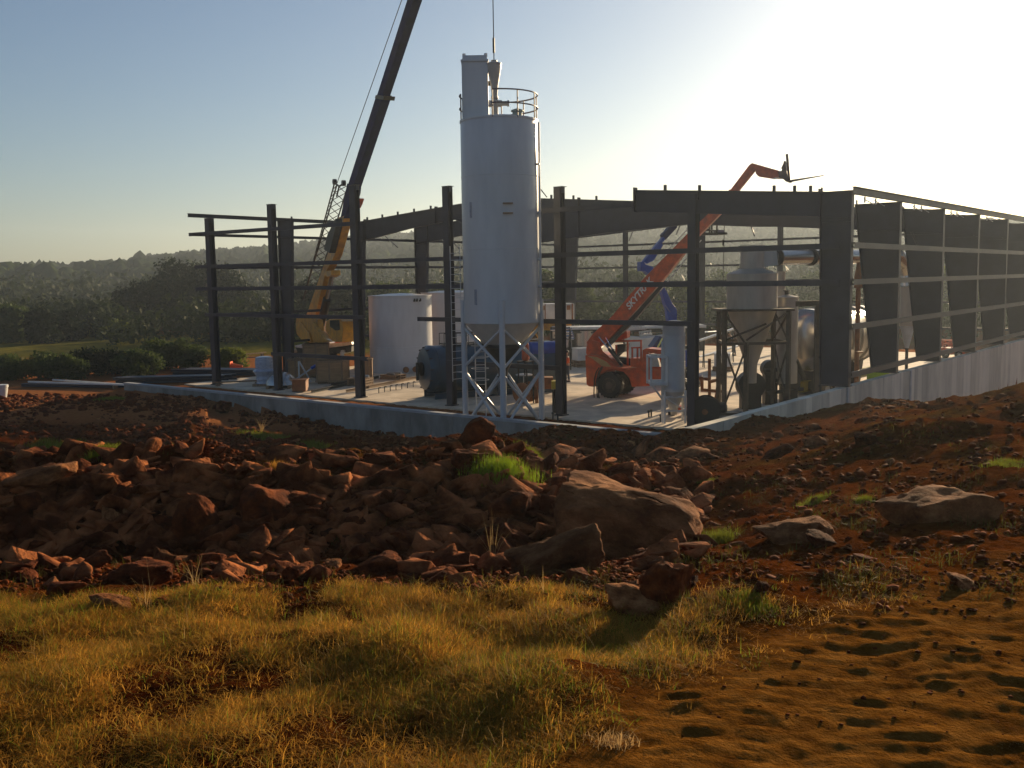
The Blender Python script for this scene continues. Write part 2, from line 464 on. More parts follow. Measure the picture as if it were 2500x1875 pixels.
def ground_mat():
    mt, n, b = newmat('ground_soil'); L = n.links
    def N(t): return n.nodes.new(t)
    tc = N('ShaderNodeTexCoord'); at = N('ShaderNodeVertexColor'); at.layer_name = 'zone'
    sp = N('ShaderNodeSeparateColor'); L.new(at.outputs[0], sp.inputs[0])
    def noi(s, d=8, w=None):
        q = N('ShaderNodeTexNoise'); q.inputs['Scale'].default_value = s; q.inputs['Detail'].default_value = d; q.inputs['Roughness'].default_value = 0.65
        L.new(tc.outputs['Object'], q.inputs['Vector']); return q
    def ramp(src, els):
        c = N('ShaderNodeValToRGB')
        while len(c.color_ramp.elements) < len(els): c.color_ramp.elements.new(0.5)
        for e, (p, col) in zip(c.color_ramp.elements, els): e.position = p; e.color = (*col, 1)
        L.new(src, c.inputs[0]); return c
    def mix(f, a, b_):
        q = N('ShaderNodeMix'); q.data_type = 'RGBA'
        if isinstance(f, float): q.inputs[0].default_value = f
        else: L.new(f, q.inputs[0])
        L.new(a, q.inputs[6]); L.new(b_, q.inputs[7]); return q.outputs[2]
    n1 = noi(1.1); n2 = noi(9.0, 10); n3 = noi(0.35, 5)
    base = ramp(n1.outputs['Fac'], [(0.3, (0.040,0.009,0.002)), (0.5, (0.105,0.024,0.005)), (0.72, (0.19,0.048,0.010))])
    fine = ramp(n2.outputs['Fac'], [(0.3, (0.028,0.007,0.002)), (0.55, (0.105,0.027,0.006)), (0.8, (0.22,0.072,0.020))])
    soil = mix(0.5, base.outputs[0], fine.outputs[0])
    # moss and weeds in patches
    gr = ramp(n3.outputs['Fac'], [(0.52, (0,0,0)), (0.66, (0.55,0.55,0.55))])
    grc = ramp(n2.outputs['Fac'], [(0.35, (0.04,0.03,0.006)), (0.7, (0.13,0.095,0.014))])
    soil = mix(gr.outputs[0], soil, grc.outputs[0])
    tan = ramp(n2.outputs['Fac'], [(0.28, (0.10,0.036,0.006)), (0.5, (0.235,0.095,0.015)), (0.75, (0.38,0.17,0.034))])
    soil = mix(sp.outputs[0], soil, tan.outputs[0])
    yard = ramp(n2.outputs['Fac'], [(0.3, (0.24,0.085,0.028)), (0.7, (0.42,0.17,0.065))])
    soil = mix(sp.outputs[1], soil, yard.outputs[0])
    field = ramp(n1.outputs['Fac'], [(0.3, (0.09,0.09,0.018)), (0.7, (0.22,0.18,0.03))])
    soil = mix(sp.outputs[2], soil, field.outputs[0])
    L.new(soil, b.inputs['Base Color'])
    b.inputs['Roughness'].default_value = 1.0; b.inputs['Specular IOR Level'].default_value = 0.0
    nb = noi(26, 8); nc = noi(70, 4)
    ad = N('ShaderNodeMath'); ad.operation = 'MULTIPLY_ADD'; ad.inputs[1].default_value = 0.35
    L.new(nc.outputs['Fac'], ad.inputs[0]); L.new(nb.outputs['Fac'], ad.inputs[2])
    bp = N('ShaderNodeBump'); bp.inputs['Strength'].default_value = 1.0; bp.inputs['Distance'].default_value = 0.07
    L.new(ad.outputs[0], bp.inputs['Height']); L.new(bp.outputs[0], b.inputs['Normal'])
    return mt
make_ground()

# slab and walls
mb = MB(); mb.box(((-33.6+6.05)/2, (-0.7+42)/2, -0.3), (39.65, 42.7, 0.6))
tag(mb.build('concrete_slab', M['conc']), kind='structure')
wl = thing('end_wall', (-14, WY, -3), 'low grey concrete foundation wall running along the front of the slab', 'wall')
xa, xb = -35.0, WX-0.02
mb = MB()
xx = xa; k = 0
while xx < xb-0.01:                      # cast panels with open joints
    x2 = min(xb, xx+1.22)
    mb.box(((xx+x2)/2, WY-0.15+0.003*(k % 2), -1.6), (x2-xx-0.02, 0.30, 3.6)); xx = x2; k += 1
mb.build('wall_panel', M['wallc'], wl)
mb = MB(); mb.box(((xa+xb)/2, WY-0.15, 0.245), (xb-xa, 0.34, 0.10)); mb.build('wall_cap', mat('pale_cap', (0.42,0.42,0.42), (0.33,0.33,0.33), rough=0.85), wl)
ws = thing('side_wall', (WX, 14, -4), 'tall pale streaked concrete retaining wall under the right row of columns', 'wall')
mb = MB(); yy = -12.3; k = 0
while yy < 44:
    y2 = min(44.01, yy+2.44)
    mb.box((WX-0.15+0.004*(k % 2), (yy+y2)/2, -1.05), (0.30, y2-yy-0.015, 6.0)); yy = y2; k += 1
mb.build('wall_panel', M['wallside'], ws)
mb = MB()
for k in (5, 8): mb.box((WX+0.02, -12.3+2.44*k, -0.2), (0.08, 0.14, 4.3))
mb.build('pilaster', mat('pale_joint', (0.6,0.59,0.56), (0.45,0.44,0.42), rough=0.85), ws)
HAZE = 0.00045
# ---------------------------------------------------------------- steel frame
XR, XL = 6.21, -31.75
FY = [5.4, 11.5, 17.7, 23.8, 30.0]
sb = thing('steel_building', (-12, 20, 0), 'grey open steel building frame of tapered columns, rafters and girts on the slab', 'building')
S_ = M['steel']
RIDX, RIDZ = -18.9, 10.78
def roofz(x): return RIDZ-abs(x-RIDX)/12.0 if x > RIDX else RIDZ-(RIDX-x)/13.5
# end wall posts
PT = [(-31.42,9.72,0.42),(-25.7,10.2,0.34),(-19.1,10.78,0.40),(-12.8,10.29,0.34),(-6.4,9.83,0.34),(0.0,9.15,0.34)]
for x, zt, wd in PT:
    mb = MB()
    mb.ibeam((x, 0.05, 0.02), (x, 0.05, zt), wd, 0.36, 0.02, 0.012, upv=(0,1,0))
    mb.box((x, 0.05, 0.03), (wd+0.12, 0.5, 0.04))
    mb.box((x+0.08, 0.0, zt+0.01), (wd+0.14, 0.34, 0.02)); mb.box((x+wd/2+0.05, 0.0, zt-0.12), (0.07, 0.2, 0.24))
    for s in (-1, 1):
        mb.tube((x+s*wd*0.4, -0.1, 0.05), (x+s*wd*0.4, -0.1, 0.14), 0.015, n=6)
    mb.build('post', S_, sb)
def column(xo, y, zb, zt, sgn, wt, wb, name='column'):
    """tapered I column: outer flange upright at xo, inner flange leaning; sgn = towards the inside"""
    mb = MB(); f = 0.022; d = 0.26
    hw = 0.011
    mb.prism([(xo, y-hw, zb), (xo+sgn*wb, y-hw, zb), (xo+sgn*wt, y-hw, zt), (xo, y-hw, zt)], (0, 2*hw, 0))
    mb.bar((xo-sgn*f/2, y, zb), (xo-sgn*f/2, y, zt), d, f, (1,0,0)) if False else mb.box((xo-sgn*f/2, y, (zb+zt)/2), (f, d, zt-zb))
    mb.bar((xo+sgn*(wb+f/2), y, zb), (xo+sgn*(wt+f/2), y, zt), f, d, (0,1,0))
    mb.box((xo+sgn*wt/2, y, zt+f/2), (wt+0.1, d, f))
    mb.box((xo+sgn*wb/2, y, zb+0.012), (wb+0.12, d+0.14, 0.024))
    mb.box((xo+sgn*wt/2, y, zt-1.05), (wt*0.93, d*0.8, 0.016))          # stiffener
    mb.box((xo+sgn*(wt-0.02), y, zt+0.09), (0.03, 0.12, 0.2))
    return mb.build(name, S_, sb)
for y in FY + [36.6]:
    column(XR, y, 2.0, 8.72, -1, 1.75, 0.95)
    column(XL, y, 0.02, 9.82, 1, 1.25, 0.72)
column(XR, 0.0, 1.97, 8.85, -1, 1.12, 1.0)
# rafters
def rafter(y, pts, name='rafter', clips=(), plates=()):
    """pts: list of (x, ztop, zbot)"""
    mb = MB(); hw = 0.01; d = 0.24; f = 0.02
    for (x0, t0, b0), (x1, t1, b1) in zip(pts[:-1], pts[1:]):
        mb.prism([(x0, y-hw, b0), (x1, y-hw, b1), (x1, y-hw, t1), (x0, y-hw, t0)], (0, 2*hw, 0))
        mb.bar((x0, y, t0+f/2), (x1, y, t1+f/2), d, f); mb.bar((x0, y, b0-f/2), (x1, y, b1-f/2), d, f)
    for q in plates:
        for (x0, t0, b0), (x1, t1, b1) in zip(pts[:-1], pts[1:]):
            if min(x0, x1) <= q <= max(x0, x1):
                u = (q-x0)/(x1-x0); t = t0+(t1-t0)*u; b = b0+(b1-b0)*u
                mb.box((q, y, (t+b)/2+0.04), (0.045, d+0.03, t-b+0.16))
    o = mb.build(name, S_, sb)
    for x in clips:
        for (x0, t0, b0), (x1, t1, b1) in zip(pts[:-1], pts[1:]):
            if min(x0, x1) <= x <= max(x0, x1):
                t = t0+(t1-t0)*(x-x0)/(x1-x0)
                c = MB(); c.box((x, y, t+0.12), (0.09, 0.10, 0.22)); c.build('purlin_clip', S_, o)
    return o
# end frame: right part only
c0 = [yp(xx, 460, 0).x for xx in (1542, 1624, 1708, 1890, 1940, 1979)]
rafter(0.0, [(-2.62, 9.44, 8.62), (6.1, 8.80, 7.95)], clips=c0, plates=(-2.6, 5.05))
# second frame complete: deep over the middle
rf2 = [(-31.6, 9.86, 8.55), (-30.5, 9.93, 8.68), (-26.3, 10.25, 9.28), (-22.4, 10.53, 9.66), (-20.3, 10.68, 8.9), (-17.0, 10.62, 7.95),
       (-16.5, 10.58, 7.98), (-11.2, 10.14, 8.43), (-6.0, 9.70, 8.66), (1.0, 9.12, 8.12), (6.0, 8.70, 7.70)]
c2 = [yp(xx, 480, 11.5).x for xx in (895, 932, 970, 1010, 1051, 1346, 1400, 1456)]
rafter(11.5, rf2, clips=c2, plates=(-24.0, -13.2, -17.0, 4.4, -30.4))
rf3 = [(-31.6, 9.84, 8.55), (-27.7, 10.03, 8.98), (-22.4, 10.40, 9.6), (-20.3, 10.6, 9.5), (-17.0, 10.5, 9.3), (-11.2, 10.05, 9.05), (-6.0, 9.66, 8.95), (1.0, 9.1, 8.45), (6.0, 8.70, 7.75)]
rafter(17.7, rf3, clips=[-27, -24.5, -3, 2], plates=(-24,))
rf4 = [(-31.6, 9.8, 8.75), (-27, 9.98, 9.2), (-19, 10.6, 9.9), (-11.2, 10.05, 9.3), (-3.0, 9.4, 8.95), (2.0, 9.0, 8.45), (6.0, 8.68, 7.75)]
rafter(23.8, rf4)
rafter(30.0, rf4)
rafter(36.6, [(-31.6, 9.8, 9.3), (-19, 10.6, 10.1), (6, 8.7, 8.2)])
# middle column of the deep frame
# girts (C sections drawn as bars with a lip)
def girt(p0, p1, h=0.20, w=0.09, name='girt', mt=None):
    mb = MB(); p0 = Vector(p0); p1 = Vector(p1)
    d = (p1-p0).normalized(); sx = d.cross(Vector((0,0,1))).normalized()
    mb.bar(p0+sx*w/2, p1+sx*w/2, 0.012, h)
    for s in (-1, 1):
        mb.bar(p0+Vector((0,0,s*(h/2-0.006))), p1+Vector((0,0,s*(h/2-0.006))), w, 0.012)
        mb.bar(p0-sx*(w/2-0.006)+Vector((0,0,s*(h/2-0.03))), p1-sx*(w/2-0.006)+Vector((0,0,s*(h/2-0.03))), 0.012, 0.05)
    return mb.build(name, mt or S_, sb)
EY = -0.25
ex0 = yp(476, 651, EY).x
girt((ex0, EY, 6.95), (-12.8, EY, 6.95)); girt((-12.79, EY, 6.95), (5.9, EY, 6.95))
girt((ex0, EY, 5.66), (-12.8, EY, 5.66)); girt((-12.79, EY, 5.66), (5.9, EY, 5.66))
girt((-33.0, EY, 8.86), (-19.1, EY, 8.86)); girt((-12.0, EY, 8.86), (-2.6, EY, 8.86))
girt((-14.6, EY, 4.12), (0.1, EY, 4.12)); girt((-31.8, EY, 4.15), (-18.3, EY, 4.15))
girt((-25.8, EY, 2.05), (-18.2, EY, 2.05)); girt((-12.8, EY, 2.1), (-6.3, EY, 2.1))
# right side wall girts and eave strut
gx = XR+0.06
for z in (6.97, 5.68, 4.1, 2.38):
    girt((gx, 0.02, z), (gx, 18.0, z), mt=M['steel'])
    girt((gx, 18.01, z), (gx, 36.7, z), mt=M['steel'])
mb = MB(); mb.ibeam((gx, -0.12, 8.86), (gx, 36.8, 8.86), 0.16, 0.26, 0.014, 0.01); mb.build('eave_strut', S_, sb)
# left side girts and eave
gl = XL-0.06
mb = MB(); mb.ibeam((gl, -1.1, 9.9), (gl, 36.8, 9.82), 0.14, 0.22, 0.014, 0.01); mb.build('eave_strut', S_, sb)
for z in (8.80, 6.9, 5.62, 4.1):
    girt((gl, -0.9 if z > 8 else 0.0, z), (gl, 18.0, z), h=0.17); girt((gl, 18.01, z), (gl, 36.7, z), h=0.17)
girt((gl, 5.0, 2.2), (gl, 36.7, 2.2), h=0.15)
# far end wall
for xx in (1527, 1715, 1905):
    p = yp(xx, 600, 36.6)
    mb = MB(); mb.ibeam((p.x, 36.6, 0), (p.x, 36.6, roofz(p.x)-0.3), 0.34, 0.3, 0.02, 0.012, upv=(0,1,0)); mb.build('post', S_, sb)
mb = MB(); p = yp(2075, 600, 36.6); mb.ibeam((p.x, 36.6, 0), (p.x, 36.6, roofz(p.x)-0.3), 0.34, 0.3, 0.02, 0.012, upv=(0,1,0)); mb.build('post', S_, sb)
for z in (8.6, 6.75, 5.5, 3.9, 2.1):
    girt((XL, 36.85, z), (XR, 36.85, z), h=0.16)
# loose rods and stays hanging from the rafters
def rod(a, b, r=0.02, name='stay_rod'):
    mb = MB(); mb.tube(a, b, r, n=6); mb.build(name, S_, sb)
for (x0, y0, x1, y1, Y) in ((941,577,971,604,11.5),(1096,584,1123,608,11.5),(1311,451,1335,481,11.5),(1544,567,1536,587,11.5),(1660,551,1651,572,11.5),(1833,549,1842,576,11.5)):
    rod(yp(x0, y0, Y-0.3), yp(x1, y1, Y-0.9), 0.03)
rod(xp(2222, 565, 6.0), xp(2238, 600, 6.0), 0.012); rod(xp(2228, 565, 6.0), xp(2241, 598, 6.0), 0.012)
for k, y in enumerate((2.0, 3.2, 8.0, 9.0, 13.6, 14.6, 20.3)):
    mb = MB(); mb.box((XR-0.25, y, 8.66), (0.05, 0.05, 0.22)); mb.tube((XR-0.3, y, 8.7), (XR-0.05, y+0.4, 8.5), 0.018, n=6); mb.build('eave_clip', M['galv'], sb)

# ---------------------------------------------------------------- silo
SY = -1.95
sc = yp(1226, 780, SY); scx = sc.x
sdep = depth((scx, SY, 5))
ppm = F/sdep
Rs = 93.0/ppm
def sz(y, x=1226): return yp(x, y, SY).z
zc0 = sz(788); zt = sz(296)
base = Vector((scx, SY, -0.4))
si = thing('silo', base, 'tall white cylindrical storage silo on braced white legs in front of the steel frame', 'silo')
W_ = M['silo']
mb = MB()
mb.lathe((scx, SY, 0), [(Rs*0.985, zc0), (Rs, zc0+0.03), (Rs, 7.2), (Rs+0.012, 7.205), (Rs+0.012, 7.235), (Rs, 7.24), (Rs, 10.2), (Rs+0.012, 10.205), (Rs+0.012, 10.235), (Rs, 10.24), (Rs*0.995, zt-0.02), (Rs*0.99, zt)], 96, capb=True, capt=False)
mb.build('shell', W_, si, smooth=True)
mb = MB(); mb.lathe((scx, SY, 0), [(Rs*0.99, zt), (Rs*0.6, zt+0.16), (0.02, zt+0.3)], 64, capb=False); mb.lathe((scx, SY, 0), [(Rs+0.02, zt-0.05), (Rs+0.02, zt+0.03)], 64)
mb.build('roof', W_, si, smooth=True)
zc1 = sz(840); zc2 = sz(903); r1 = Rs*0.40*1.25
mb = MB(); mb.lathe((scx, SY, 0), [(Rs*0.97, zc0), (r1, zc1)], 64, capb=False); hp = mb.build('hopper', mat('hopper_paint', (0.66,0.61,0.53), (0.56,0.51,0.44), rough=0.5, scale=2), si, smooth=True)
mb = MB(); mb.lathe((scx, SY, 0), [(r1+0.1, zc1+0.02), (r1+0.1, zc1-0.12), (r1*0.9, zc1-0.14), (0.22, zc2), (0.2, zc2-0.25), (0.3, zc2-0.3)], 48); mb.build('discharge_cone', M['dark'], si, smooth=True)
# legs placed to left, right, front and back of the view of the photographer
ld = [RT*-1, RT, HD*-1, HD]
LG = []
for dvec in ld:
    q = Vector((scx, SY, 0)) + dvec*(Rs+0.02)
    LG.append(q)
    mb = MB(); mb.tube((q.x, q.y, -0.42), (q.x, q.y, zc0+1.0), 0.125, n=16); mb.box((q.x, q.y, -0.43), (0.55, 0.55, 0.04))
    mb.build('leg', W_, si, smooth=True)
for a, b in ((0, 2), (2, 1), (1, 3), (3, 0)):
    A, B = LG[a], LG[b]
    for z0, z1 in ((-0.3, 2.05), (2.25, 3.95)):
        for (p, q) in ((A, B), (B, A)):
            mb = MB(); mb.tube((p.x, p.y, z0), (q.x, q.y, z1), 0.058, n=10); mb.build('brace', W_, si, smooth=True)
# access ladder behind left leg
lx = Vector((scx, SY, 0)) + RT*(-Rs*0.62) + HD*(Rs*0.72)
mb = MB()
for s in (-0.22, 0.22):
    mb.tube(lx+RT*s+Vector((0,0,-0.4)), lx+RT*s+Vector((0,0,3.6)), 0.025, n=6)
for k in range(13):
    mb.tube(lx-RT*0.22+Vector((0,0,-0.1+k*0.29)), lx+RT*0.22+Vector((0,0,-0.1+k*0.29)), 0.016, n=6)
for k in range(5):
    z = 1.6+k*0.5
    mb.ring(lx+HD*-0.38+Vector((0,0,z)), 0.38, 0.014, 16, 5)
mb.build('ladder', W_, si)
mb = MB()
lx2 = Vector((scx, SY, 0)) + RT*(-Rs-0.35) + HD*0.35
for s in (-0.2, 0.2): mb.tube(lx2+HD*s*0.9+RT*s+Vector((0,0,1.6)), lx2+HD*s*0.9+RT*s+Vector((0,0,7.4)), 0.018, n=6)
for k in range(19): mb.tube(lx2+HD*-0.18-RT*0.2+Vector((0,0,1.7+k*0.3)), lx2+HD*0.18+RT*0.2+Vector((0,0,1.7+k*0.3)), 0.012, n=6)
for k in range(4): mb.tube(lx2+Vector((0,0,2+k*1.6)), Vector((scx, SY, 2+k*1.6))-RT*Rs*0.9, 0.02, n=6)
mb.build('ladder', W_, si)
# guard rail
RW = M['rail'] = mat('rail_paint', (0.17,0.12,0.13), (0.11,0.085,0.095), rough=0.5, scale=4)
zr = zt
rr_ = Rs*1.0
for zz in (zr+1.05, zr+0.52):
    mb = MB(); mb.ring((scx, SY, zz), rr_, 0.032, 60, 6, R(-60), R(235)); mb.build('guard_rail', RW, si)
for k in range(9):
    a = R(-60+295*k/8)
    q = Vector((scx+rr_*math.cos(a), SY+rr_*math.sin(a), 0))
    mb = MB(); mb.tube((q.x, q.y, zr-0.05), (q.x, q.y, zr+1.05), 0.028, n=6); mb.build('rail_post', RW, si)
# filter box on the roof
fc = Vector((scx, SY, 0)) + RT*((1158-1226+13)/ppm) + HD*0.25
fw = 30.5/ppm
q0 = Matrix.Rotation(PSI, 3, 'Z')
zf0, zf1 = zt-0.02, sz(150)
mb = MB(); mb.box((fc.x, fc.y, (zf0+zf1)/2), (fw*2*0.98, fw*2*0.9, zf1-zf0), q0)
for s in (-1, 1): mb.box(fc+RT*(s*fw*0.99)+Vector((0,0,(zf0+zf1)/2)), (0.03, fw*1.9, zf1-zf0), q0)
mb.build('filter_box', W_, si)
zf2 = sz(134)
mb = MB(); mb.box((fc.x, fc.y, zf1+0.04), (fw*2.16, fw*2.0, 0.08), q0)
a, b, c_, d_ = [fc + RT*(sx*fw*0.98) + HD*(sy*fw*0.88) for sx, sy in ((-1,-1),(1,-1),(1,1),(-1,1))]
tp = [fc + RT*(sx*fw*0.90) + HD*(sy*fw*0.8) for sx, sy in ((-1,-1),(1,-1),(1,1),(-1,1))]
vs_ = [(p.x, p.y, zf1+0.08) for p in (a, b, c_, d_)] + [(p.x, p.y, zf2) for p in tp]
mb.add(vs_, [(3,2,1,0),(4,5,6,7),(0,1,5,4),(1,2,6,5),(2,3,7,6),(3,0,4,7)])
for s in (-1, 1): mb.bar(fc+RT*(s*fw*0.85)+Vector((0,0,zf2)), fc+RT*(s*fw*0.85)+Vector((0,0,zf2+0.16)), 0.1, 0.1)
mb.build('filter_lid', W_, si)
mb = MB(); mb.box(fc+RT*(fw*1.12)+Vector((0,0,sz(199))), (0.2, 0.2, 0.16), q0); mb.build('control_box', M['dark'], si)
# receiver cyclone
cc = Vector((scx, SY, 0)) + RT*((1209-1226+8)/ppm) + HD*-0.15
CB = mat('beige_paint', (0.50,0.46,0.40), (0.42,0.38,0.33), rough=0.4, scale=3)
mb = MB()
u = 1/ppm
mb.lathe(cc, [(6*u, sz(237)), (7*u, sz(232)), (9*u, sz(210)), (15*u, sz(176)), (16.5*u, sz(165)), (16.5*u, sz(158)), (18*u, sz(158)), (18*u, sz(155)), (12*u, sz(152)), (7.5*u, sz(151)), (7.5*u, sz(147))], 32)
mb.build('receiver_cone', CB, si, smooth=True)
mb = MB(); mb.lathe(cc, [(8*u, zt+0.1), (8*u, sz(262)), (10*u, sz(258)), (10*u, sz(246)), (7*u, sz(242)), (9*u, sz(240)), (9*u, sz(236))], 24)
e = cc+Vector((0,0,sz(253)))
mb.tube(e-RT*0.25, e+RT*0.3, 0.14, n=16); mb.tube(e+RT*0.3, e+RT*0.52, 0.10, n=16); mb.tube(e+RT*0.52, e+RT*0.6, 0.13, n=16)
mb.build('rotary_valve', CB, si, smooth=True)
mb = MB(); e = Vector((scx, SY, 0))+RT*(44/ppm)-HD*0.6
mb.lathe(e, [(0.2, zt), (0.2, zt+0.3), (0.26, zt+0.3), (0.26, zt+0.36), (0.1, zt+0.42)], 20); mb.build('roof_hatch', mat('hatch_paint', (0.25,0.33,0.30), rough=0.5), si, smooth=True)
# brackets and stickers on the shell
def on_shell(x, z, out=0.0):
    t = (x-1226)/93.0; t = max(-0.97, min(0.97, t)); al = math.asin(t)
    nrm = RT*math.sin(al)-HD*math.cos(al)
    p = Vector((scx, SY, 0))+nrm*(Rs+out); return Vector((p.x, p.y, z)), nrm
for yy in (503, 526):
    p, nn = on_shell(1244, sz(yy), 0.06); t = nn.cross(Vector((0,0,1)))
    mb = MB(); mb.bar(p-t*0.2, p+t*0.2, 0.14, 0.05); mb.build('bracket', M['timber'], si)
for x_, y0_, y1_, w_ in ((1157, 497, 535, 0.13), (1165, 705, 742, 0.14)):
    p, nn = on_shell(x_, (sz(y0_)+sz(y1_))/2, 0.006); t = nn.cross(Vector((0,0,1)))
    mb = MB(); mb.bar(p-Vector((0,0,(sz(y0_)-sz(y1_))/2)), p+Vector((0,0,(sz(y0_)-sz(y1_))/2)), 0.012, w_, t); mb.build('sticker', mat('grey_sticker', (0.33,0.35,0.40), (0.22,0.24,0.28), rough=0.5, scale=14), si)
for yy in (405, 522, 636, 700):
    p, nn = on_shell(1226+88, sz(yy), 0.03); mb = MB(); mb.tube(p-nn*0.05, p+nn*0.1, 0.05, n=8); mb.tube(p+nn*0.06-Vector((0,0,0.5)), p+nn*0.06+Vector((0,0,0.5)), 0.02, n=6); mb.build('pipe_clip', W_, si)
p, nn = on_shell(1226+90, 4.0, 0.08)
mb = MB(); mb.tube((p.x, p.y, -0.3), (p.x, p.y, 12.4), 0.05, n=10); mb.build('fill_pipe', W_, si, smooth=True)

# ---------------------------------------------------------------- forest hill
def ico(sub=1):
    t = (1+5**.5)/2
    v = [(-1,t,0),(1,t,0),(-1,-t,0),(1,-t,0),(0,-1,t),(0,1,t),(0,-1,-t),(0,1,-t),(t,0,-1),(t,0,1),(-t,0,-1),(-t,0,1)]
    f = [(0,11,5),(0,5,1),(0,1,7),(0,7,10),(0,10,11),(1,5,9),(5,11,4),(11,10,2),(10,7,6),(7,1,8),(3,9,4),(3,4,2),(3,2,6),(3,6,8),(3,8,9),(4,9,5),(2,4,11),(6,2,10),(8,6,7),(9,8,1)]
    v = [Vector(p).normalized() for p in v]
    for _ in range(sub):
        cache = {}; nf = []
        def md(a, b):
            k = (min(a, b), max(a, b))
            if k not in cache: v.append(((v[a]+v[b])/2).normalized()); cache[k] = len(v)-1
            return cache[k]
        for a, b, c in f:
            x, y, z = md(a, b), md(b, c), md(c, a)
            nf += [(a,x,z),(b,y,x),(c,z,y),(x,y,z)]
        f = nf
    return np.array([tuple(p) for p in v]), np.array(f)
nr_ = np.random.RandomState(3)
def forest():
    iv, jf = ico(2)
    Vs = []; Fs = []; off = 0
    for k in range(7600):
        th = nr_.uniform(-0.60, 0.60); rho = math.sqrt(nr_.uniform(320**2, 720**2))
        if nr_.rand() < 0.10: rho = nr_.uniform(600, 680)
        X = CAM.x + rho*(HD.x*math.cos(th)+RT.x*math.sin(th)); Y = CAM.y + rho*(HD.y*math.cos(th)+RT.y*math.sin(th))
        z = gh(X, Y)
        h = nr_.uniform(7, 12); w_ = nr_.uniform(3.5, 6.5)
        s = iv.copy()
        rad = 1+0.13*nr_.randn(len(s)).clip(-1.4, 1.4)
        lob = 1+0.2*np.sin(s[:, 0]*3+k)*np.cos(s[:, 1]*4+k*2)
        s = s*(rad*lob)[:, None]*np.array([w_, w_, h*0.55])
        s += np.array([X, Y, z+h*0.45])
        Vs.append(s); Fs.append(jf+off); off += len(s)
    o = npmesh('distant_forest', np.concatenate(Vs), np.concatenate(Fs), M['leaffar'], smooth=False)
    tag(o, 'hazy wooded hillside rising behind the whole site', 'forest', kind='stuff')
forest()

# ---------------------------------------------------------------- trees and shrubs
def leaf_cloud(lobes, n, size, rs, squash=1.0):
    """leaf sized quads spread through ellipsoid lobes [(centre, (rx,ry,rz))]"""
    vol = np.array([r[0]*r[1]*r[2] for c, r in lobes])**0.75; pr = vol/vol.sum()
    ch = rs.choice(len(lobes), n, p=pr)
    C = np.array([tuple(c) for c, r in lobes])[ch]; Rr = np.array([r for c, r in lobes])[ch]
    d = rs.randn(n, 3); d /= np.linalg.norm(d, axis=1)[:, None]
    rad = rs.uniform(0.0, 1.0, n)**0.42
    # clumps
    P = C + d*Rr*rad[:, None]
    cl = rs.randn(max(8, n//28), 3); 
    P += rs.randn(n, 3)*size*0.5
    a = rs.randn(n, 3); a /= np.linalg.norm(a, axis=1)[:, None]
    b = np.cross(a, rs.randn(n, 3)); b /= np.linalg.norm(b, axis=1)[:, None]
    s = size*rs.uniform(0.5, 1.3, n)[:, None]
    V = np.stack([P-a*s*0.7, P+b*s*0.38, P+a*s*0.7, P-b*s*0.38], 1).reshape(-1, 3)
    Fq = np.arange(4*n).reshape(n, 4)
    return V, Fq
def tree(name, x, ybase, ytop, dist, wpx, label, mt, n=5200, size=0.32, seed=1, group=None, trunk=0.05, shape='round', cat='tree'):
    rs = np.random.RandomState(seed)
    b = CAM + ray(x, ybase)*(dist/F); g = gh(b.x, b.y)
    top = (CAM + ray(x, ytop)*(dist/F)).z
    H = top-g; W = wpx*dist/F
    bp = Vector((b.x, b.y, g-0.05))
    t = thing(name, bp, label, cat, group)
    lobes = []; tips = []
    nl = 13 if shape == 'round' else 9
    c0 = trunk*H
    for k in range(nl):
        a = rs.uniform(0, 2*math.pi); u = (k+0.5)/nl
        zz = c0 + (H-c0)*(0.12+0.74*u)
        env = math.sin(math.pi*min(0.97, 0.16+0.78*u))**0.7
        rr = W*0.5*env*rs.uniform(0.35, 0.78)
        if k == nl-1: rr *= 0.25
        lr = W*rs.uniform(0.15, 0.24)
        c = Vector((bp.x+math.cos(a)*rr, bp.y+math.sin(a)*rr, bp.z+zz))
        lobes.append((c, (lr*1.1, lr*1.1, min(lr*0.9, (H-c0)*0.26)))); tips.append(c)
    lobes.append((Vector((bp.x, bp.y, bp.z+c0+(H-c0)*0.45)), (W*0.26, W*0.26, (H-c0)*0.36)))
    V, Fq = leaf_cloud(lobes, n, size, rs)
    V -= np.array(bp)
    npmesh('crown', V, Fq, mt, t)
    if H > 1.5:
        mb = MB(); tr = max(0.05, W*0.025)
        mid = Vector((bp.x+rs.uniform(-.2,.2), bp.y, bp.z+H*0.55))
        mb.tube(bp, mid, tr*1.3, tr*0.8, 8); mb.tube(mid, Vector((bp.x, bp.y, bp.z+H*0.85)), tr*0.8, tr*0.2, 6)
        for c in tips[:9]:
            s = bp.lerp(mid, rs.uniform(0.45, 1.0)); mb.tube(s, c, tr*0.45, tr*0.12, 5)
        mb.build('trunk', M['bark'], t)
    else:
        mb = MB()
        for c in tips[:6]: mb.tube(bp, c, 0.03, 0.01, 5)
        mb.build('stem', M['bark'], t)
    return t
D_, A_, G_ = M['leafdark'], M['leafmid'], M['leaflight']
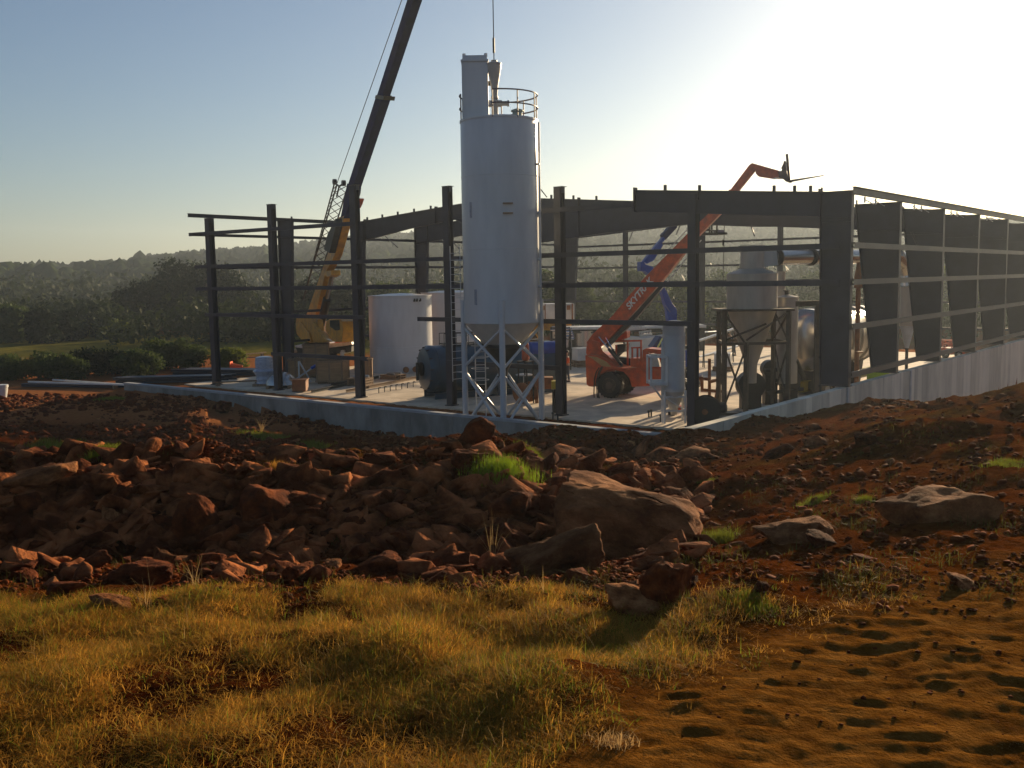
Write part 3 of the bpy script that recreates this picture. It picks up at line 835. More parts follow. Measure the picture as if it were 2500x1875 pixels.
T = [ # name,x,ybase,ytop,dist,w,label,mat,n,size,shape
 ('tree', 345, 850, 688, 130, 150, 'dark rounded tree at the left end of the big dark clump', D_, 7000, .34),
 ('tree', 430, 850, 636, 135, 185, 'tallest dark tree in the clump left of the steel frame', D_, 9000, .36),
 ('tree', 510, 850, 642, 138, 170, 'dark tree directly behind the left corner of the steel frame', D_, 7500, .36),
 ('tree', 590, 850, 678, 132, 150, 'dark tree seen between the two leftmost steel posts', D_, 7000, .36),
 ('tree', 665, 860, 742, 125, 105, 'low dark tree behind the back of the yellow crane', D_, 5000, .34),
 ('tree', 760, 850, 690, 115, 130, 'dark green tree behind the yellow crane boom', D_, 6500, .38),
 ('tree', 850, 850, 705, 112, 120, 'dark green tree between the crane cab and the white tank', D_, 6000, .38),
 ('tree', 940, 850, 690, 125, 150, 'tree rising just above the nearer white tank', A_, 6000, .4),
 ('tree', 1085, 850, 695, 125, 140, 'tree rising above the farther white tank', A_, 5500, .4),
 ('tree', 1335, 830, 655, 118, 110, 'bushy green tree behind the white box container beside the silo', A_, 7000, .36),
 ('tree', 1425, 830, 690, 116, 110, 'green tree just right of the white box container', A_, 6500, .36),
 ('tree', 1560, 830, 655, 130, 165, 'broad tree behind the blue lift arm', A_, 7500, .4),
 ('tree', 1665, 830, 690, 112, 105, 'yellowish green tree behind the small white silo', G_, 5500, .34),
 ('tree', 1760, 830, 668, 150, 150, 'hazy tree just left of the stainless cyclone', A_, 5000, .42),
 ('tree', 1985, 830, 668, 150, 150, 'hazy round topped tree beneath the long stainless duct', A_, 6000, .42),
 ('tree', 2130, 830, 690, 140, 120, 'tree seen in the gap just right of the corner column', A_, 5000, .4),
 ('tree', 2330, 830, 640, 140, 140, 'yellow green tree behind the third right column', G_, 5500, .4),
 ('tree', 2420, 830, 660, 135, 120, 'yellow green tree at the right edge behind the last columns', G_, 5500, .4),
 ('tree', 30, 840, 742, 108, 85, 'leftmost tree behind the green field', A_, 4500, .4),
 ('tree', 105, 842, 750, 106, 90, 'second tree from the left behind the green field', D_, 4500, .4),
 ('tree', 175, 842, 758, 110, 80, 'low dark tree behind the right part of the green field', D_, 4000, .38),
 ('tree', 222, 850, 778, 120, 62, 'bright yellow green young tree beside the green field', G_, 4200, .26),
 ('tree', 262, 856, 800, 112, 55, 'pale green sapling at the foot of the dark clump', G_, 3000, .24),
 ('tree', 300, 856, 782, 108, 50, 'light green sapling leaning out from the dark clump', G_, 3200, .24),
]
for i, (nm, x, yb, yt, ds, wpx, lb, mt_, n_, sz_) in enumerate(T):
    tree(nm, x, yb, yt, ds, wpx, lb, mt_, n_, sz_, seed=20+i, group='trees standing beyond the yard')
SH = [
 (20, 905, 862, 66, 95, 'leftmost low shrub at the edge of the orange yard', A_),
 (95, 905, 858, 66, 95, 'second low shrub from the left along the orange yard', A_),
 (165, 905, 862, 65, 70, 'low shrub with pale leaves in the middle of the hedge row', A_),
 (215, 900, 848, 68, 80, 'dark shrub below the bright yellow green tree', D_),
 (275, 900, 850, 68, 80, 'dark broad shrub below the pale saplings', D_),
 (335, 897, 852, 67, 80, 'wide shrub near the thin pipes on the ground', A_),
 (380, 895, 826, 71, 90, 'tall mounded shrub left of the corner post', A_),
 (450, 893, 826, 72, 95, 'tallest mounded shrub right against the corner post', A_),
 (565, 885, 845, 73, 75, 'yellow green shrub between the first two posts', G_),
]
for i, (x, yb, yt, ds, wpx, lb, mt_) in enumerate(SH):
    tree('shrub', x, yb, yt+4, ds, wpx*1.4, lb, mt_, 5200, .16, seed=70+i, group='shrubs along the yard edge', trunk=0.02, cat='shrub')

def thicket():
    rs = np.random.RandomState(5); lobes = []
    for k in range(620):
        x = rs.uniform(-150, 2650); d = rs.uniform(100, 190) if x > 300 else rs.uniform(112, 150)
        p = CAM + HD*d + RT*(d*(x-1250)/2423)
        if 300 < x < 560 and d < 120: d += 20
        g = gh(p.x, p.y); h = rs.uniform(1.4, 3.2)
        lobes.append((Vector((p.x, p.y, g+h*0.6)), (rs.uniform(2.2, 4.5), rs.uniform(2.2, 4.5), h)))
    V, Fq = leaf_cloud(lobes, 90000, 0.5, rs)
    lobes = []
    for k in range(700):
        x = rs.uniform(-250, 2750); d = rs.uniform(185, 350); p = CAM + HD*d + RT*(d*(x-1250)/2423); h = rs.uniform(3, 6.5)
        lobes.append((Vector((p.x, p.y, gh(p.x, p.y)+h*.6)), (rs.uniform(3.5, 6.5), rs.uniform(3.5, 6.5), h)))
    V2_, F2_ = leaf_cloud(lobes, 80000, 1.1, rs); Fq = np.concatenate([Fq, F2_+len(V)]); V = np.concatenate([V, V2_])
    o = npmesh('thicket', V, Fq, M['leafthick']); tag(o, 'low dark undergrowth between the yard and the hill', 'undergrowth', kind='stuff')
M['leafthick'] = leafmat('thicket_leaves', (0.045,0.062,0.018), (0.015,0.023,0.009), 0.12, 0.2)
thicket()
# ---------------------------------------------------------------- machines
class PL:
    """upright plane through point o running along horizontal heading h: pixel -> 3D point in that plane"""
    def __init__(s, o, h):
        s.o = Vector(o); s.h = Vector((h[0], h[1], 0)).normalized(); s.n = Vector((-s.h.y, s.h.x, 0))
    def p(s, x, y, off=0.0):
        r = ray(x, y); o = s.o + s.n*off
        t = (o-CAM).dot(s.n)/r.dot(s.n); return CAM + r*t
    def flat(s, x, y, off=0.0):
        """pixel read in the middle plane, then shifted sideways by off"""
        return s.p(x, y, off)
    def poly(s, mb, pts, w, off=0.0):
        sc_ = 1 if (CAM-s.o).dot(s.n) > 0 else -1
        q = [s.p(x, y, off+sc_*w/2) for x, y in pts]
        return mb.prism(q, s.n*(-sc_*w))
def c5(*a): return [(1350+x*.2532, 680+y*.2532) for x, y in a]

# ---- red telehandler -------------------------------------------------
th_h = Vector((0.98, 0.196, 0)).normalized()
th_o = zp(1487, 972, 0.0)                    # near rear wheel on the slab
P_ = PL(th_o, th_h)
tw = 2.1                                     # track; the near side is -n
if (P_.n).dot(HD) < 0: P_.n = -P_.n
tel = thing('telehandler', (th_o.x, th_o.y, 0), 'orange red telescopic forklift with its long lettered boom raised above the roof beams', 'telehandler')
def wheel(c, r, w_, n, par, rimc, hubm=None):
    mb = MB(); c = Vector(c)
    prof = [(r*0.62, -w_/2), (r*0.9, -w_/2), (r*0.985, -w_*0.38), (r, -w_*0.2), (r, w_*0.2), (r*0.985, w_*0.38), (r*0.9, w_/2), (r*0.62, w_/2)]
    mb.lathe(c, prof, 40, axis=n)
    q = Vector((0,0,1)).rotation_difference(Vector(n))
    for k in range(22):
        a = 2*math.pi*k/22
        for s in (-1, 1):
            d = q @ Vector((math.cos(a), math.sin(a), 0)); d2 = q @ Vector((math.cos(a+s*0.12), math.sin(a+s*0.12), 0))
            mb.bar(c+d*r*1.01, c+d2*r*1.0+Vector(n)*s*w_*0.47, 0.07*r/0.6, 0.04, d)
    o = mb.build('wheel', M['black'], par, smooth=True)
    m2 = MB(); m2.lathe(c-Vector(n)*w_*0.5, [(r*0.6, 0), (r*0.55, 0.03), (r*0.3, 0.09), (r*0.28, 0.0), (0.02, -0.03)], 24, axis=n)
    m2.lathe(c+Vector(n)*w_*0.5, [(r*0.6, 0), (r*0.55, -0.03), (r*0.3, -0.09), (r*0.28, 0.0), (0.02, 0.03)], 24, axis=n)
    m2.build('rim', rimc, o, smooth=True)
    return o
wr = 0.635
RIMR = mat('dusty_rim', (0.20,0.15,0.12), (0.12,0.09,0.07), rough=0.8, scale=6)
ctr = th_o+Vector((0, 0, wr))
wheel(ctr+P_.n*0.2, wr, 0.42, P_.n, tel, RIMR); wheel(ctr+P_.n*(tw-0.1), wr, 0.42, P_.n, tel, RIMR)
fr = ctr+th_h*3.35
wheel(fr+P_.n*0.2, wr, 0.42, P_.n, tel, RIMR); wheel(fr+P_.n*(tw-0.1), wr, 0.42, P_.n, tel, RIMR)
R_ = M['red']
mb = MB(); P_.poly(mb, c5((440,850),(700,868),(1100,885),(1180,900),(1180,960),(1090,990),(960,1035),(760,1045),(735,960),(680,900),(600,885),(520,900),(440,930)), 1.5, tw/2+0.1)
mb.build('chassis', R_, tel, bevel=0.02)
mb = MB(); P_.poly(mb, c5((310,740),(322,1020),(345,1040),(400,1045),(415,985),(450,925),(520,885),(600,878),(700,868),(600,850),(520,790),(420,742),(340,735)), 2.2, tw/2+0.1)
mb.build('counterweight', R_, tel, bevel=0.03)
mb = MB(); P_.poly(mb, c5((330,745),(420,757),(510,800),(560,850),(520,850),(470,842),(415,800),(375,770)), 0.01, -0.0-0.01)
mb.build('stripe', mat('tan_stripe', (0.45,0.30,0.13), (0.36,0.23,0.10), rough=0.5), tel)
for off in (0.55, 1.55):
    mb = MB(); P_.poly(mb, c5((318,720),(322,655),(372,592),(440,612),(470,690),(560,775),(608,850),(520,850),(430,760),(330,742)), 0.08, off); mb.build('boom_tower', R_, tel, bevel=0.01)
mb = MB(); P_.poly(mb, c5((700,875),(760,860),(1100,850),(1110,885),(760,885)), 1.7, tw/2); mb.build('fender', R_, tel, bevel=0.015)
# boom: outer section, inner section, extended section
BO = 1.05
mb = MB(); P_.poly(mb, [(1434,846),(1432,835),(1447,815),(1492,784-10),(1571,680),(1688,560),(1704,575),(1617,684),(1530,782),(1477,838),(1455,852)], 0.42, BO); mb.build('boom_base', R_, tel, bevel=0.02)
mb = MB(); P_.poly(mb, [(1670,578),(1745,506),(1781,462),(1799,466),(1757,523),(1695,586)], 0.34, BO); mb.build('boom_section', R_, tel, bevel=0.015)
mb = MB(); P_.poly(mb, [(1775,474),(1829,403),(1836,398),(1845,404),(1842,416),(1793,477)], 0.28, BO); bs = mb.build('boom_section', R_, tel, bevel=0.01)
mb = MB(); P_.poly(mb, [(1830,402),(1836,398),(1903,417),(1903,428),(1899,431),(1884,436),(1852,431),(1845,424),(1843,412)], 0.24, BO); mb.build('boom_head', R_, tel, bevel=0.01)
mb = MB(); P_.poly(mb, [(1884,436),(1903,428),(1906,434),(1888,438)], 0.1, BO); mb.tube(P_.flat(1886,433,BO), P_.flat(1908,434,BO), 0.07, n=8); mb.build('tilt_cylinder', M['chrome'], tel)
DK = mat('dark_red_metal', (0.10,0.05,0.05), (0.05,0.03,0.03), rough=0.5, scale=4)
mb = MB(); P_.poly(mb, [(1899,418),(1908,417),(1913,396),(1917,395),(1922,425),(1925,442),(1918,443),(1912,437),(1902,434)], 0.9, BO)
for o_ in (-0.45, 0, 0.45): mb.bar(P_.flat(1921,376,BO+o_), P_.flat(1927,442,BO+o_), 0.06, 0.1)
mb.bar(P_.flat(1916,396,BO-.5), P_.flat(1916,396,BO+.5), 0.1, 0.1); mb.bar(P_.flat(1924,436,BO-.6), P_.flat(1924,436,BO+.6), 0.12, 0.12); mb.bar(P_.flat(1921,384,BO-.5), P_.flat(1921,384,BO+.5), 0.08, 0.08)
mb.tube(P_.flat(1908,412,BO), P_.flat(1917,393,BO), 0.03, n=6)
mb.build('fork_carriage', DK, tel)
for o_ in (-0.42, 0.42):
    mb = MB(); a = P_.flat(1925,443,BO+o_); b = P_.flat(2011,428,BO+o_)
    mb.prism([a+Vector((0,0,-.04)), b+Vector((0,0,-.012)), b+Vector((0,0,.012)), a+Vector((0,0,.06))], P_.n*0.12); mb.build('fork', DK, tel)
for k, (a, b) in enumerate((((1462,822),(1519,893)), ((1479,824),(1517,893)))):
    o_ = BO-0.45+k*0.22
    A, B = P_.flat(*a, o_), P_.flat(*b, o_); m_ = A.lerp(B, 0.42)
    mb = MB(); mb.tube(A, m_, 0.045, n=10); cr_ = mb.build('lift_rod', M['chrome'], tel, smooth=True)
    mb = MB(); mb.tube(m_, B, 0.075, n=12); mb.build('lift_cylinder', M['dark'], tel, smooth=True)
A, B = P_.flat(1453,845,BO+.4), P_.flat(1508,890,BO+.4)
mb = MB(); mb.tube(A, B, 0.06, n=10); mb.build('lift_cylinder', M['dark'], tel, smooth=True)
for o_ in (-0.26, 0.26):                       # hose tubes along the boom
    mb = MB(); a, b = P_.flat(1612,640,BO+o_), P_.flat(1680,566,BO+o_); mb.tube(a+Vector((0,0,.16)), b+Vector((0,0,.16)), 0.02, n=6); a, b = P_.flat(1612,710,BO+o_), P_.flat(1712,586,BO+o_); mb.tube(a, b, 0.025, n=6); mb.build('hose_tube', M['galv'], tel)
mb = MB(); P_.poly(mb, [(1477,842),(1530,786),(1617,690),(1622,696),(1536,796),(1483,848)], 0.3, BO); mb.build('retract_cylinder', M['dark'], tel)
# operator cab in open frame, engine housing
cb = MB()
for (x, y0, y1) in ((610,640,850),(850,600,850),(720,602,850)):
    for o_ in (1.3, 2.05):
        a, b = c5((x, y0), (x, y1)); cb.bar(P_.flat(*a, o_), P_.flat(*b, o_), 0.07, 0.07)
for o_ in (1.3, 2.05):
    a, b = c5((560,608), (860,600)); cb.bar(P_.flat(*a, o_), P_.flat(*b, o_), 0.07, 0.07)
a, b = c5((560,606), (860,600)); cb.prism([P_.flat(*a, 1.3), P_.flat(*b, 1.3), P_.flat(*b, 2.05), P_.flat(*a, 2.05)], (0, 0, 0.05))
cab = cb.build('cab', R_, tel)
mb = MB(); P_.poly(mb, c5((600,640),(700,632),(690,705),(640,720),(600,760),(760,770),(760,850),(600,850)), 0.6, 1.65); mb.build('seat', M['dark'], cab)
mb = MB(); P_.poly(mb, c5((600,505),(640,470),(712,510),(712,570),(640,600),(600,590)), 0.5, 1.9); mb.build('machine_carriage', R_, tel, bevel=0.02)  # red carriage of another machine, attached to the telehandler here
mb = MB(); P_.poly(mb, c5((745,770),(745,850),(920,872),(920,745),(865,690),(860,770)), 0.9, 0.55); mb.build('engine_cover', R_, tel, bevel=0.02)
mb = MB(); P_.poly(mb, c5((862,690),(900,672),(1060,690),(1085,730),(1095,860),(1050,862),(1010,730),(920,712),(920,860),(870,850)), 0.95, 0.5); mb.build('engine_hood', R_, tel, bevel=0.02)
mb = MB(); P_.poly(mb, c5((920,730),(1000,735),(1030,850),(920,850)), 0.7, 0.55); mb.build('radiator_grille', M['galv'], tel)
for x in (765, 815, 850):
    mb = MB(); a, b = c5((x, 665), (x, 850)); mb.bar(P_.flat(*a, 0.1), P_.flat(*b, 0.1), 0.07, 0.07); a, b = c5((755, 668), (860, 665)); mb.bar(P_.flat(*a, 0.1), P_.flat(*b, 0.1), 0.07, 0.07); mb.build('guard_bar', R_, tel)
for k, (pts) in enumerate([[(445,860),(418,900),(400,960),(395,1100),(402,1200)], [(470,850),(440,900),(420,990),(425,1120),(445,1195)], [(480,850),(450,910),(432,1000),(440,1130),(462,1200)]]):
    mb = MB(); mb.path([P_.flat(*q, -0.08-0.05*k) for q in c5(*pts)], 0.03, 6); mb.build('hose', M['black'], tel)
# lettering on the near face of the boom
def lettering(txt, p, xd, yd, h, mt, par, name='lettering', shear=0.0):
    cu = bpy.data.curves.new('txt', 'FONT'); cu.body = txt; cu.size = h; cu.extrude = 0.004; cu.shear = shear; cu.offset = h*0.025
    cu.align_x = 'LEFT'
    to = bpy.data.objects.new('txt', cu); COL.objects.link(to)
    bpy.context.view_layer.update()
    me = bpy.data.meshes.new_from_object(to.evaluated_get(bpy.context.evaluated_depsgraph_get()))
    bpy.data.objects.remove(to)
    zd = xd.cross(yd).normalized()
    Mx = Matrix((xd.normalized(), yd.normalized(), zd)).transposed().to_4x4(); Mx.translation = p-BASE[par.name]
    me.transform(Mx); me.materials.clear(); me.materials.append(mt)
    o = bpy.data.objects.new(name, me); COL.objects.link(o); o.parent = par; BASE[o.name] = BASE[par.name]
    return o
a = P_.flat(1536, 757, BO-0.222); b = P_.flat(1600, 681, BO-0.222)
xd = (b-a).normalized(); yd = (-P_.n).cross(xd)*1.0
if yd.z < 0: yd = -yd
LW = mat('white_letters', (0.75,0.73,0.70), rough=0.5)
lettering('SKYTRAK', a, xd, yd, 0.44, LW, tel, shear=0.25)

# ---- yellow truck crane ---------------------------------------------
cr_o = zp(800, 897, -0.12)
cyc = cc.copy()
tip_xy = Vector((cyc.x, cyc.y, 0))
cd = cr_o.xy
pv = dp(737, 800, depth(cr_o))
hd = (Vector((cyc.x, cyc.y))-pv.xy).normalized()
B_ = PL(pv, hd)
crn = thing('truck_crane', (cr_o.x, cr_o.y, -0.12), 'yellow mobile truck crane beyond the slab with a very long dark telescopic boom', 'crane')
Yl = M['yellow']
sgn = -1 if B_.n.dot(HD) > 0 else 1           # side facing the camera
def c7(*a): return [(700+x*.3012, 380+y*.3012) for x, y in a]
def boompoly(pts, w_, mt, name, off=0.0, bevel=0.0):
    mb = MB(); B_.poly(mb, pts, w_, off); return mb.build(name, mt, crn, bevel=bevel)
boompoly(c7((155,1300),(243,1045),(412,560),(420,500),(468,480),(452,580),(388,810),(312,955),(226,1330)), 0.5, Yl, 'boom_base', bevel=0.04)
boompoly(c7((425,560),(490,225),(538,250),(531,310),(470,500)), 0.5, M['navy'], 'boom_section')
boompoly(c7((300,940),(360,930),(362,968),(330,985),(300,960)), 0.6, Yl, 'boom_bracket')
# upper telescopic sections reach far beyond the frame to a tip above the silo
def upx(y, side):
    # image lines of the two boom edges
    if side < 0: return 841+(448-y)*(983-841)/448.0
    return 866+(475-y)*(1021-866)/475.0
segs = [(455, 232, 0.80, 0), (236, -90, 0.72, 1.5), (-90, -380, 0.62, 3.5), (-380, -640, 0.52, 5.5)]
for k, (y0, y1, w_, inset) in enumerate(segs):
    w_ *= 0.6
    ex = w_*abs(B_.n.dot(RT))*F/depth(B_.p(upx(y1,-1), y1))/2; inset += ex
    boompoly([(upx(y0,-1)+inset, y0), (upx(y1,-1)+inset, y1), (upx(y1,1)-inset, y1), (upx(y0,1)-inset, y0)], w_, M['navy'], 'boom_section')
    mb = MB(); B_.poly(mb, [(upx(y1+6,-1)-2+ex, y1+8), (upx(y1,-1)-2+ex, y1), (upx(y1,1)+2-ex, y1+2), (upx(y1+6,1)+2-ex, y1+12)], w_+0.14); mb.build('boom_collar', M['dark'], crn)
tipp = B_.p(1207, -640)
mb = MB(); mb.lathe(tipp-B_.n*0.3, [(0.4,0),(0.35,0.1),(0.35,0.5),(0.4,0.6)], 20, axis=B_.n); mb.build('boom_head', M['dark'], crn)
tz = tipp.z
mb = MB(); mb.tube(Vector((cyc.x, cyc.y, tz)), Vector((cyc.x, cyc.y, sz(147))), 0.022, n=5); mb.tube(Vector((cyc.x, cyc.y, sz(147)+0.9)), Vector((cyc.x, cyc.y, sz(147)+0.3)), 0.05, n=6); mb.build('hoist_rope', M['dark'], crn)
mb = MB(); mb.tube(B_.p(823, 447), B_.p(986, -15), 0.022, n=5); mb.tube(B_.p(986, -15), tipp, 0.022, n=5); mb.build('pendant_rope', M['dark'], crn)
# bracket on the far side of boom
boompoly([(862,482),(867,490),(872,490),(875,484),(877,486),(873,498),(868,508),(866,506),(868,499),(858,497)], 0.3, M['red'], 'boom_lug')
# stowed lattice jib along the boom
la = [B_.p(817, 446), B_.p(741, 728)]
lb = [B_.p(836, 452), B_.p(752, 732)]
o1 = -B_.n*sgn*(-1)*0.0
jb = MB()
N_ = 17
oA, oB = B_.n*0.35, B_.n*-0.35
for e0, e1, oo in ((la[0], la[1], oA*0), (lb[0], lb[1], oA), (lb[0], lb[1], oB)):
    jb.tube(e0+oo, e1+oo, 0.05, n=6)
for k in range(N_):
    t0, t1 = k/N_, (k+1)/N_
    jb.tube(la[0].lerp(la[1], t0), lb[0].lerp(lb[1], t1)+oA, 0.025, n=4); jb.tube(la[0].lerp(la[1], t1), lb[0].lerp(lb[1], t0)+oB, 0.025, n=4)
    jb.tube(lb[0].lerp(lb[1], t0)+oA, lb[0].lerp(lb[1], t1)+oB, 0.025, n=4)
for (x, y) in ((817, 444), (839, 447)): jb.lathe(B_.p(x, y)-B_.n*0.1, [(0.18,0),(0.18,0.2)], 12, axis=B_.n)
jb.tube(B_.p(817,446), B_.p(828,455), 0.06, n=6); jb.tube(B_.p(828,455), B_.p(839,448), 0.06, n=6); jb.tube(B_.p(828,455), B_.p(822,480), 0.05, n=6)
jb.build('lattice_jib', M['dark'], crn)
boompoly(c7((395,510),(330,640),(300,760),(345,790),(400,560)), 0.4, M['dark'], 'jib_mount', 0.5*sgn)
# lift cylinder
a, b = B_.p(812, 668), B_.p(782, 800)
mb = MB(); mb.tube(a, a.lerp(b, 0.5), 0.16, n=14); mb.build('lift_rod', M['chrome'], crn, smooth=True)
mb = MB(); mb.tube(a.lerp(b, 0.45), b, 0.26, n=14); mb.build('lift_cylinder', M['dark'], crn, smooth=True)
# turret
mb = MB(); B_.poly(mb, c7((78,1300),(140,1290),(250,1330),(260,1420),(330,1510),(190,1522),(150,1490),(100,1430),(72,1370)), 0.35, 0.9*sgn)
B_.poly(mb, c7((78,1300),(140,1290),(250,1330),(260,1420),(330,1510),(190,1522),(150,1490),(100,1430),(72,1370)), 0.35, -0.9*sgn); mb.build('turret_frame', Yl, crn, bevel=0.03)
mb = MB(); B_.poly(mb, c7((72,1370),(110,1350),(180,1440),(200,1515),(120,1500),(78,1440)), 2.4, 0.0); mb.build('counterweight', Yl, crn, bevel=0.03)
mb = MB(); B_.poly(mb, c7((185,1350),(205,1345),(300,1480),(350,1500),(290,1515),(262,1500)), 0.2, 1.25*sgn); mb.build('turret_brace', Yl, crn, bevel=0.02)
mb = MB(); B_.poly(mb, c7((320,1340),(345,1325),(430,1320),(452,1345),(455,1420),(447,1512),(388,1512),(335,1450),(315,1420)), 0.95, 1.35*sgn); cbb = mb.build('crane_cab', Yl, crn, bevel=0.03)
mb = MB(); B_.poly(mb, c7((348,1335),(424,1332),(430,1412),(395,1418),(350,1385)), 0.99, 1.35*sgn); mb.build('cab_window', M['glass'], cbb)
mb = MB(); p = B_.p(*c7((395,1318))[0]); mb.lathe(p, [(0.12,-0.1),(0.12,0.08),(0.05,0.14)], 12); mb.build('beacon', mat('beacon', (0.8,0.06,0.02), rough=0.2), cbb)
mb = MB(); B_.poly(mb, c7((455,1330),(520,1330),(522,1420),(460,1430)), 0.7, 0.3*sgn); mb.build('engine_box', M['dull'], crn)
# carrier below: runs along the left of the building, seen from the side
C_ = PL(cr_o, Vector((1.0, 0.55, 0)))
def c8(*a): return [(600+x*.1356, 780+y*.1356) for x, y in a]
nn_ = C_.n if C_.n.dot(HD) > 0 else -C_.n
mb = MB(); C_.poly(mb, c8((880,470),(1190,450),(1900,405),(1912,455),(1600,500),(1190,540),(890,500)), 2.6, 0.0); mb.build('carrier_deck', mat('pale_deck', (0.62,0.60,0.57), (0.42,0.40,0.38), rough=0.4, scale=3), crn, bevel=0.02)
mb = MB(); C_.poly(mb, c8((900,505),(1200,540),(1905,480),(1900,580),(1500,640),(950,640)), 2.2, 0.0); mb.build('carrier_frame', M['dark'], crn)
mb = MB(); C_.poly(mb, c8((1560,430),(1900,400),(1900,330),(1740,330),(1700,380)), 2.3, 0.0); mb.build('deck_box', M['red'], crn)
for x in (1010, 1130, 1500, 1640):
    c = C_.p(*c8((x, 735))[0]); r_ = 0.56
    wheel(Vector((c.x, c.y, -0.12+r_))-nn_*1.1, r_, 0.4, nn_, crn, M['galv'])
for x in (900, 1860):
    a = C_.p(*c8((x, 560))[0])-nn_*1.5
    mb = MB(); mb.bar(a, Vector((a.x, a.y, -0.1)), 0.2, 0.2); mb.box((a.x, a.y, -0.1), (0.6, 0.6, 0.06)); mb.bar(a, a+nn_*1.5, 0.2, 0.25); mb.build('outrigger', M['galv'], crn)

# ---- blue boom lift --------------------------------------------------
bl_o = zp(1642, 935, 0.0)
L_ = PL(bl_o, RT*0.97+HD*0.25)
blf = thing('boom_lift', (bl_o.x, bl_o.y, 0), 'blue articulated boom lift folded up behind the telehandler with its basket under the deep beam', 'boom lift')
def c4(*a): return [(1300+x*.3617, 350+y*.3617) for x, y in a]
BL = M['blue']
def lp(pts, w_, mt, name, off=0, par=None, bevel=0.01):
    mb = MB(); L_.poly(mb, pts, w_, off); return mb.build(name, mt, par or blf, bevel=bevel)
lp(c4((920,1235),(905,1130),(862,980),(850,950),(870,945),(900,985),(945,1080),(975,1120),(975,1235)), 0.3, BL, 'lower_arm', 0.3)
lp(c4((860,960),(885,955),(930,1060),(962,1110),(935,1140),(900,1090)), 0.25, BL, 'lower_arm', -0.3)
lp(c4((732,800),(752,798),(760,815),(815,835),(830,860),(800,895),(760,862),(733,862)), 0.55, BL, 'elbow_joint')
lp(c4((780,865),(815,850),(880,935),(850,965)), 0.3, M['dark'], 'link_arm')
lp(c4((752,800),(775,812),(820,790),(880,690),(875,672),(975,570),(980,548),(965,540),(900,610),(880,640),(800,735)), 0.4, BL, 'upper_arm')
lp(c4((880,620),(930,560),(985,500),(990,520),(975,570),(900,650)), 0.45, mat('dark_blue', (0.02,0.03,0.10), (0.012,0.02,0.07), rough=0.5), 'arm_cover')
lp(c4((960,530),(1020,455),(1055,450),(1060,490),(1000,520),(975,548)), 0.25, BL, 'jib_knuckle')
lp(c4((1050,455),(1110,470),(1160,500),(1150,520),(1100,505),(1050,485)), 0.2, BL, 'jib_arm')
bk = MB()
for o_ in (-0.4, 0.4):
    for x0, y0, x1, y1 in ((1125,615,1250,615),(1125,590,1250,590),(1195,535,1195,612),(1210,535,1210,612),(1245,540,1245,612),(1130,540,1130,612),(1130,540,1245,540)):
        a, b = c4((x0,y0),(x1,y1)); bk.bar(L_.flat(*a, o_), L_.flat(*b, o_), 0.07, 0.07)
a, b = c4((1115,600),(1255,622)); bk.box((L_.flat(*a).lerp(L_.flat(*b), .5)), (1.9, 0.9, 0.12), Matrix.Rotation(PSI+0.25, 3, 'Z'))
bkt = bk.build('basket', M['dark'], blf)
lp(c4((1240,585),(1295,585),(1295,610),(1250,612)), 0.4, mat('violet_box', (0.12,0.10,0.16), rough=0.5), 'tool_box', 0, bkt)
mb = MB(); a, b = c4((1296,500),(1296,1150)); q = L_.flat(*a); 
mb.tube(q, L_.flat(*c4((1287,960))[0]), 0.02, n=5); mb.tube(L_.flat(*c4((1287,690))[0]), L_.flat(*c4((1287,650))[0]), 0.05, n=6); mb.build('hanging_hose', M['dark'], blf)
lp(c5((960,660),(1035,555),(1078,572),(1030,690)), 0.7, mat('navy_paint', (0.02,0.035,0.14), (0.015,0.025,0.10), rough=0.4), 'riser_arm', 0)
lp(c5((998,665),(1050,570),(1064,575),(1012,678)), 0.05, M['chrome'], 'riser_rod', 0.40); lp(c5((998,665),(1050,570),(1064,575),(1012,678)), 0.05, M['chrome'], 'riser_rod', -0.40)
lp(c5((1010,700),(1300,690),(1330,760),(1330,850),(1010,860)), 1.6, BL, 'turntable', 0.6)
for x in (1060, 1280):
    c = L_.p(*c5((x, 905))[0]); c.z = 0.45
    for o_ in (0.0, 1.6): wheel(c+(L_.n if L_.n.dot(HD) > 0 else -L_.n)*o_, 0.45, 0.3, L_.n, blf, M['galv'])
lp(c5((1030,850),(1310,850),(1310,900),(1030,900)), 1.3, M['dark'], 'undercarriage', 0.6)

# ---- people -----------------------------------------------------------
def skin_mesh(joints, links, rad, name, mt, par, sub=2, loc=(0,0,0)):
    me = bpy.data.meshes.new('tmp'); me.from_pydata([tuple(j) for j in joints], links, [])
    ob = bpy.data.objects.new('tmp', me); COL.objects.link(ob)
    sk_ = ob.modifiers.new('Skin', 'SKIN'); sk_.use_smooth_shade = True
    sb_ = ob.modifiers.new('Sub', 'SUBSURF'); sb_.levels = sub; sb_.render_levels = sub
    for i, r_ in enumerate(rad):
        v = me.skin_vertices[0].data[i]; v.radius = (r_, r_) if not isinstance(r_, tuple) else r_
        v.use_root = (i == 0)
    bpy.context.view_layer.update()
    m2 = bpy.data.meshes.new_from_object(ob.evaluated_get(bpy.context.evaluated_depsgraph_get()))
    bpy.data.objects.remove(ob); m2.materials.clear(); m2.materials.append(mt); m2.shade_smooth()
    m2.name = name
    o = bpy.data.objects.new(name, m2); COL.objects.link(o); o.parent = par; BASE[o.name] = BASE[par.name]
    return o
